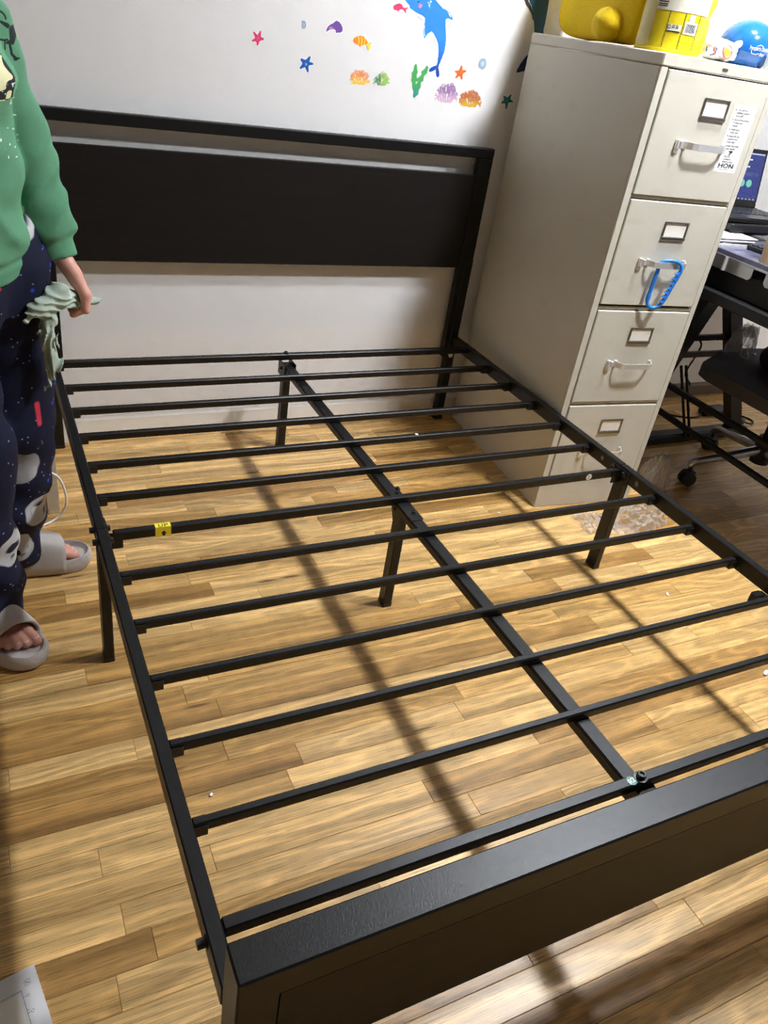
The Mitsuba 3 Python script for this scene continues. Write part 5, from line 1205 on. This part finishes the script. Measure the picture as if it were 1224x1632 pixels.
def trouser_sdf(P):
    l, f, z = local(P)
    d = tor(P, [0.70, 0.76, 0.84, 0.90], [0.130, 0.146, 0.150, 0.140], [0.095, 0.108, 0.112, 0.104], [0, 0, 0, 0])
    for hp_, kn, an, heel, dd in ((HIP_L, KNE_L, ANK_L, HEEL_L, DL), (HIP_R, KNE_R, ANK_R, HEEL_R, DR_)):
        cuff = np.array([an[0] + dd[0] * 0.030, an[1] + dd[1] * 0.030, 0.078])
        lf = 1 if hp_ is HIP_L else 0
        q = chain(P, [hp_ + np.array([0.026 * lf, 0, 0]), kn + np.array([0.020 * lf, 0, 0]), cuff], [0.112, 0.098, 0.086], 0.03)
        q = q + 0.034 * wrinkle(P * np.array([1, 1, 1.2]), 8.0, 7) + 0.006 * np.sin(P[:, 2] * 60 + P[:, 0] * 25 + P[:, 1] * 18) * np.clip((0.42 - P[:, 2]) * 5, 0.1, 1)
        d = smin(d, q, 0.02)
    hem = 0.052 + 0.035 * np.clip((-(P[:, 0] - ANK_L[0]) - (P[:, 1] - 1.13) * 0.2), -0.3, 0.1)
    return np.maximum(d, hem - z)
tr = nets(trouser_sdf, (-0.46, 0.88, 0.03), (0.06, 1.40, 0.93), 0.0056, 8)
def trouser_colour(p, n, uv):
    u = p.x * 0.80 + p.y * 0.30; w = p.z
    c = mi.Color3f(0.0062, 0.0075, 0.0230) * (0.7 + 0.7 * fbm(p.x * 9, p.y * 9, p.z * 9, 3))
    s1, s2, r = voronoi(u * 95, w * 95)
    star = (1 - smoothstep(0.06, 0.20, s1)) * dr.select(r > 0.90, 0.8, 0.0)
    c = mix(c, mi.Color3f(0.30, 0.34, 0.60), star)
    b1, b2, rb = voronoi(u * 26 + 4.0, w * 26)
    c = mix(c, mi.Color3f(0.02, 0.05, 0.42), (1 - smoothstep(0.0, 0.16, b1)) * dr.select(rb > 0.82, 1.0, 0.0))
    a1, a2, ra = voronoi(u * 8.4 + 0.9, w * 7.6 + 0.3)
    edge = a1 + 0.10 * (noise(u * 55, w * 55) - 0.5)
    patch = (1 - smoothstep(0.27, 0.30, edge)) * dr.select(ra > 0.35, 1.0, 0.0)
    tone = 0.16 + 0.34 * noise(u * 34, w * 22, 3.0)
    inner = smoothstep(0.50, 0.56, noise(u * 70 + ra * 30, w * 60)) * smoothstep(0.22, 0.10, a1)
    col = mix(mi.Color3f(tone, tone, tone * 1.02), mi.Color3f(0.010, 0.012, 0.030), inner)
    c = mix(c, col, patch)
    e1, e2, re = voronoi(u * 15 + 7.0, w * 6.5 + 2.0)
    red = (1 - smoothstep(0.05, 0.10, dr.abs(u * 15 + 7.0 - dr.floor(u * 15 + 7.0) - 0.5))) * (1 - smoothstep(0.16, 0.2, e1)) * dr.select(re > 0.62, 1.0, 0.0)
    return mix(c, mi.Color3f(0.50, 0.035, 0.060), red * (1 - patch))
mat('trouser_bsdf', proc(trouser_colour), 0.85, spec=0.2, sheen=0.3)
part(pe, 'trousers', tr, 'trouser_bsdf', True)

# slide sandals: a thick sole with a raised rim and a broad strap
def sandal(heel, d, inner):
    s_ = part(pe, 'sandal', *sole_mesh(heel, d, inner))
    part(s_, 'strap', strap_mesh(heel, d, inner), 'taupe_foam_bsdf', True)
def outline(s, inner):
    """Half widths (big-toe side, little-toe side) along the sole, s from 0 (heel) to 1 (tip)."""
    wi = np.interp(s, [0, .03, .10, .25, .45, .65, .80, .90, .96, .99, 1.0], [0.004, .018, .031, .038, .038, .046, .049, .043, .031, .018, .004])
    wo = np.interp(s, [0, .03, .10, .25, .45, .65, .80, .90, .96, .99, 1.0], [0.004, .018, .031, .039, .044, .052, .050, .040, .027, .015, .004])
    return wi, wo
SL = 0.274
def sole_mesh(heel, d, inner):
    ac = np.array([-d[1], d[0]]) * inner
    h0 = heel - d * 0.012
    ss = (1 - np.cos(np.linspace(0, np.pi, 44))) / 2
    wi, wo = outline(ss, inner)
    ring = [(s * SL, w) for s, w in zip(ss, wi)] + [(s * SL, -w) for s, w in zip(ss[::-1], wo[::-1])]
    ring = np.array(ring); cen = np.array([SL * 0.5, 0.0]); n = len(ring)
    layers = [(-0.005, 0.0), (0.0, 0.003), (0.0035, 0.014), (0.0045, 0.026), (0.0025, 0.036), (-0.001, 0.0405), (-0.005, 0.0405), (-0.009, 0.035), (-0.014, 0.0305)]
    pg = Polygon(ring).buffer(0)
    nrm = []
    for i in range(n):
        t_ = ring[(i + 1) % n] - ring[i - 1]; t_ /= max(np.linalg.norm(t_), 1e-9); q = np.array([t_[1], -t_[0]])
        if q @ (ring[i] - cen) < 0: q = -q
        nrm.append(q)
    nrm = np.array(nrm)
    V = []
    for o_, z in layers:
        q = ring + nrm * o_
        rise = 0.004 * np.clip((q[:, 0] / SL - 0.85) / 0.15, 0, 1) if z < 0.02 else 0
        V.append(np.column_stack([h0[0] + d[0] * q[:, 0] + ac[0] * q[:, 1], h0[1] + d[1] * q[:, 0] + ac[1] * q[:, 1], np.full(n, z) + rise]))
    cz = [(0.0), (0.0300)]
    V = np.vstack(V + [np.array([[h0[0] + d[0] * cen[0], h0[1] + d[1] * cen[0], z] for z in cz])])
    F = []
    L_ = len(layers)
    for a in range(L_ - 1):
        for i in range(n):
            j = (i + 1) % n
            F += [(a * n + i, a * n + j, (a + 1) * n + j), (a * n + i, (a + 1) * n + j, (a + 1) * n + i)]
    for i in range(n):
        j = (i + 1) % n
        F += [(L_ * n, j, i), (L_ * n + 1, (L_ - 1) * n + i, (L_ - 1) * n + j)]
    m = trimesh.Trimesh(V, np.array(F), process=False); trimesh.repair.fix_normals(m)
    return m, 'taupe_foam_bsdf', 35
def strap_mesh(heel, d, inner):
    ac = np.array([-d[1], d[0]]) * inner
    h0 = heel - d * 0.012
    nt, ns = 40, 14
    def surf(off):
        G = np.zeros((ns, nt, 3))
        for i, s in enumerate(np.linspace(0, 1, ns)):
            for j, t_ in enumerate(np.linspace(0, math.pi, nt)):
                c, sn = math.cos(t_), math.sin(t_)
                s0 = 0.078 + 0.010 * c; s1 = 0.208 + 0.010 * c - 0.010 * (1 - sn)
                x = s0 + (s1 - s0) * s
                wi, wo = outline(x / SL, inner)
                a = (wi + 0.004 + off) * c if c > 0 else (wo + 0.004 + off) * c
                a *= 1 - 0.10 * sn ** 4
                hgt = (0.112 - 0.040 * s ** 1.1) + off + 0.007 * c
                z = 0.018 + (hgt - 0.004) * (sn ** 0.75 if sn > 0 else 0)
                e_ = 0.003 * (1 - (2 * s - 1) ** 8) - 0.003
                G[i, j] = (h0[0] + d[0] * x + ac[0] * a, h0[1] + d[1] * x + ac[1] * a, z + (e_ if off > 0 else 0))
        return G
    A, B = surf(0.005), surf(-0.003)
    V = np.vstack([A.reshape(-1, 3), B.reshape(-1, 3)]); N_ = ns * nt
    F = []
    for i in range(ns - 1):
        for j in range(nt - 1):
            a, b, c, e = i * nt + j, (i + 1) * nt + j, (i + 1) * nt + j + 1, i * nt + j + 1
            F += [(a, b, c), (a, c, e), (N_ + a, N_ + c, N_ + b), (N_ + a, N_ + e, N_ + c)]
    for j in range(nt - 1):
        F += [(j, j + 1, N_ + j + 1), (j, N_ + j + 1, N_ + j)]
        o_ = (ns - 1) * nt
        F += [(o_ + j, N_ + o_ + j + 1, o_ + j + 1), (o_ + j, N_ + o_ + j, N_ + o_ + j + 1)]
    for i in range(ns - 1):
        for j in (0, nt - 1):
            a, b = i * nt + j, (i + 1) * nt + j
            F += [(a, N_ + b, b), (a, N_ + a, N_ + b)]
    m = trimesh.Trimesh(V, np.array(F), process=False); trimesh.repair.fix_normals(m)
    return m
sandal(HEEL_L, DL, -1)
sandal(HEEL_R, DR_, 1)
# nails
def nail(c, u_, v_, w_, a, b, t_):
    m = superbox(a, b, t_, 2.6, 2)
    M_ = np.eye(4); M_[:3, 0], M_[:3, 1], M_[:3, 2], M_[:3, 3] = u_, v_, w_, c
    m.apply_transform(M_); return m
for toes, d in ((toesL, DL), (toesR, DR_)):
    for i, (p_, r_) in enumerate(toes):
        ud = np.array([d[0], d[1], 0.0]); ux = np.array([-d[1], d[0], 0.0])
        part(pe, 'toe_nail', nail(np.array(p_[2]) + np.array([0, 0, r_[2] * 0.86]) - ud * 0.001, ud, ux, np.array([0, 0, 1.0]), r_[2] * 0.62, r_[2] * 0.62, 0.0012), 'nail_bsdf', True)

# the cloth in the hand
def rag_sdf(P):
    d = chain(P, [(-0.062, 1.095, 0.697), (-0.036, 1.110, 0.712), (0.004, 1.148, 0.727), (0.034, 1.182, 0.710), (0.082, 1.195, 0.699)], [0.007, 0.018, 0.026, 0.021, 0.012], 0.010)
    d = smin(d, chain(P, [(-0.012, 1.135, 0.705), (-0.024, 1.120, 0.655), (-0.014, 1.125, 0.590), (-0.034, 1.125, 0.530)], [0.018, 0.019, 0.016, 0.007], 0.01), 0.012)
    low = np.clip((0.69 - P[:, 2]) / 0.03, 0, 1)
    q = P[:, :2] @ np.array([0.55, -0.83])
    a = np.abs(np.sin(P[:, 0] * 190 + 5.0 * meshkit.noise(P * 28, 3)))
    b = np.abs(np.sin(P[:, 2] * 170 + P[:, 0] * 60 + 6.0 * meshkit.noise(P * 30, 6)))
    return d - 0.003 + (0.009 * low * a + 0.006 * (1 - low) * b) + 0.007 * (meshkit.noise(P * 60, 8) - 0.3)
rag = nets(rag_sdf, (-0.10, 1.04, 0.50), (0.11, 1.26, 0.79), 0.0028, 2)
single('cleaning_cloth', rag, 'sage_cloth_bsdf', 'crumpled sage green cloth held in the hand of the person', 'cloth', True)
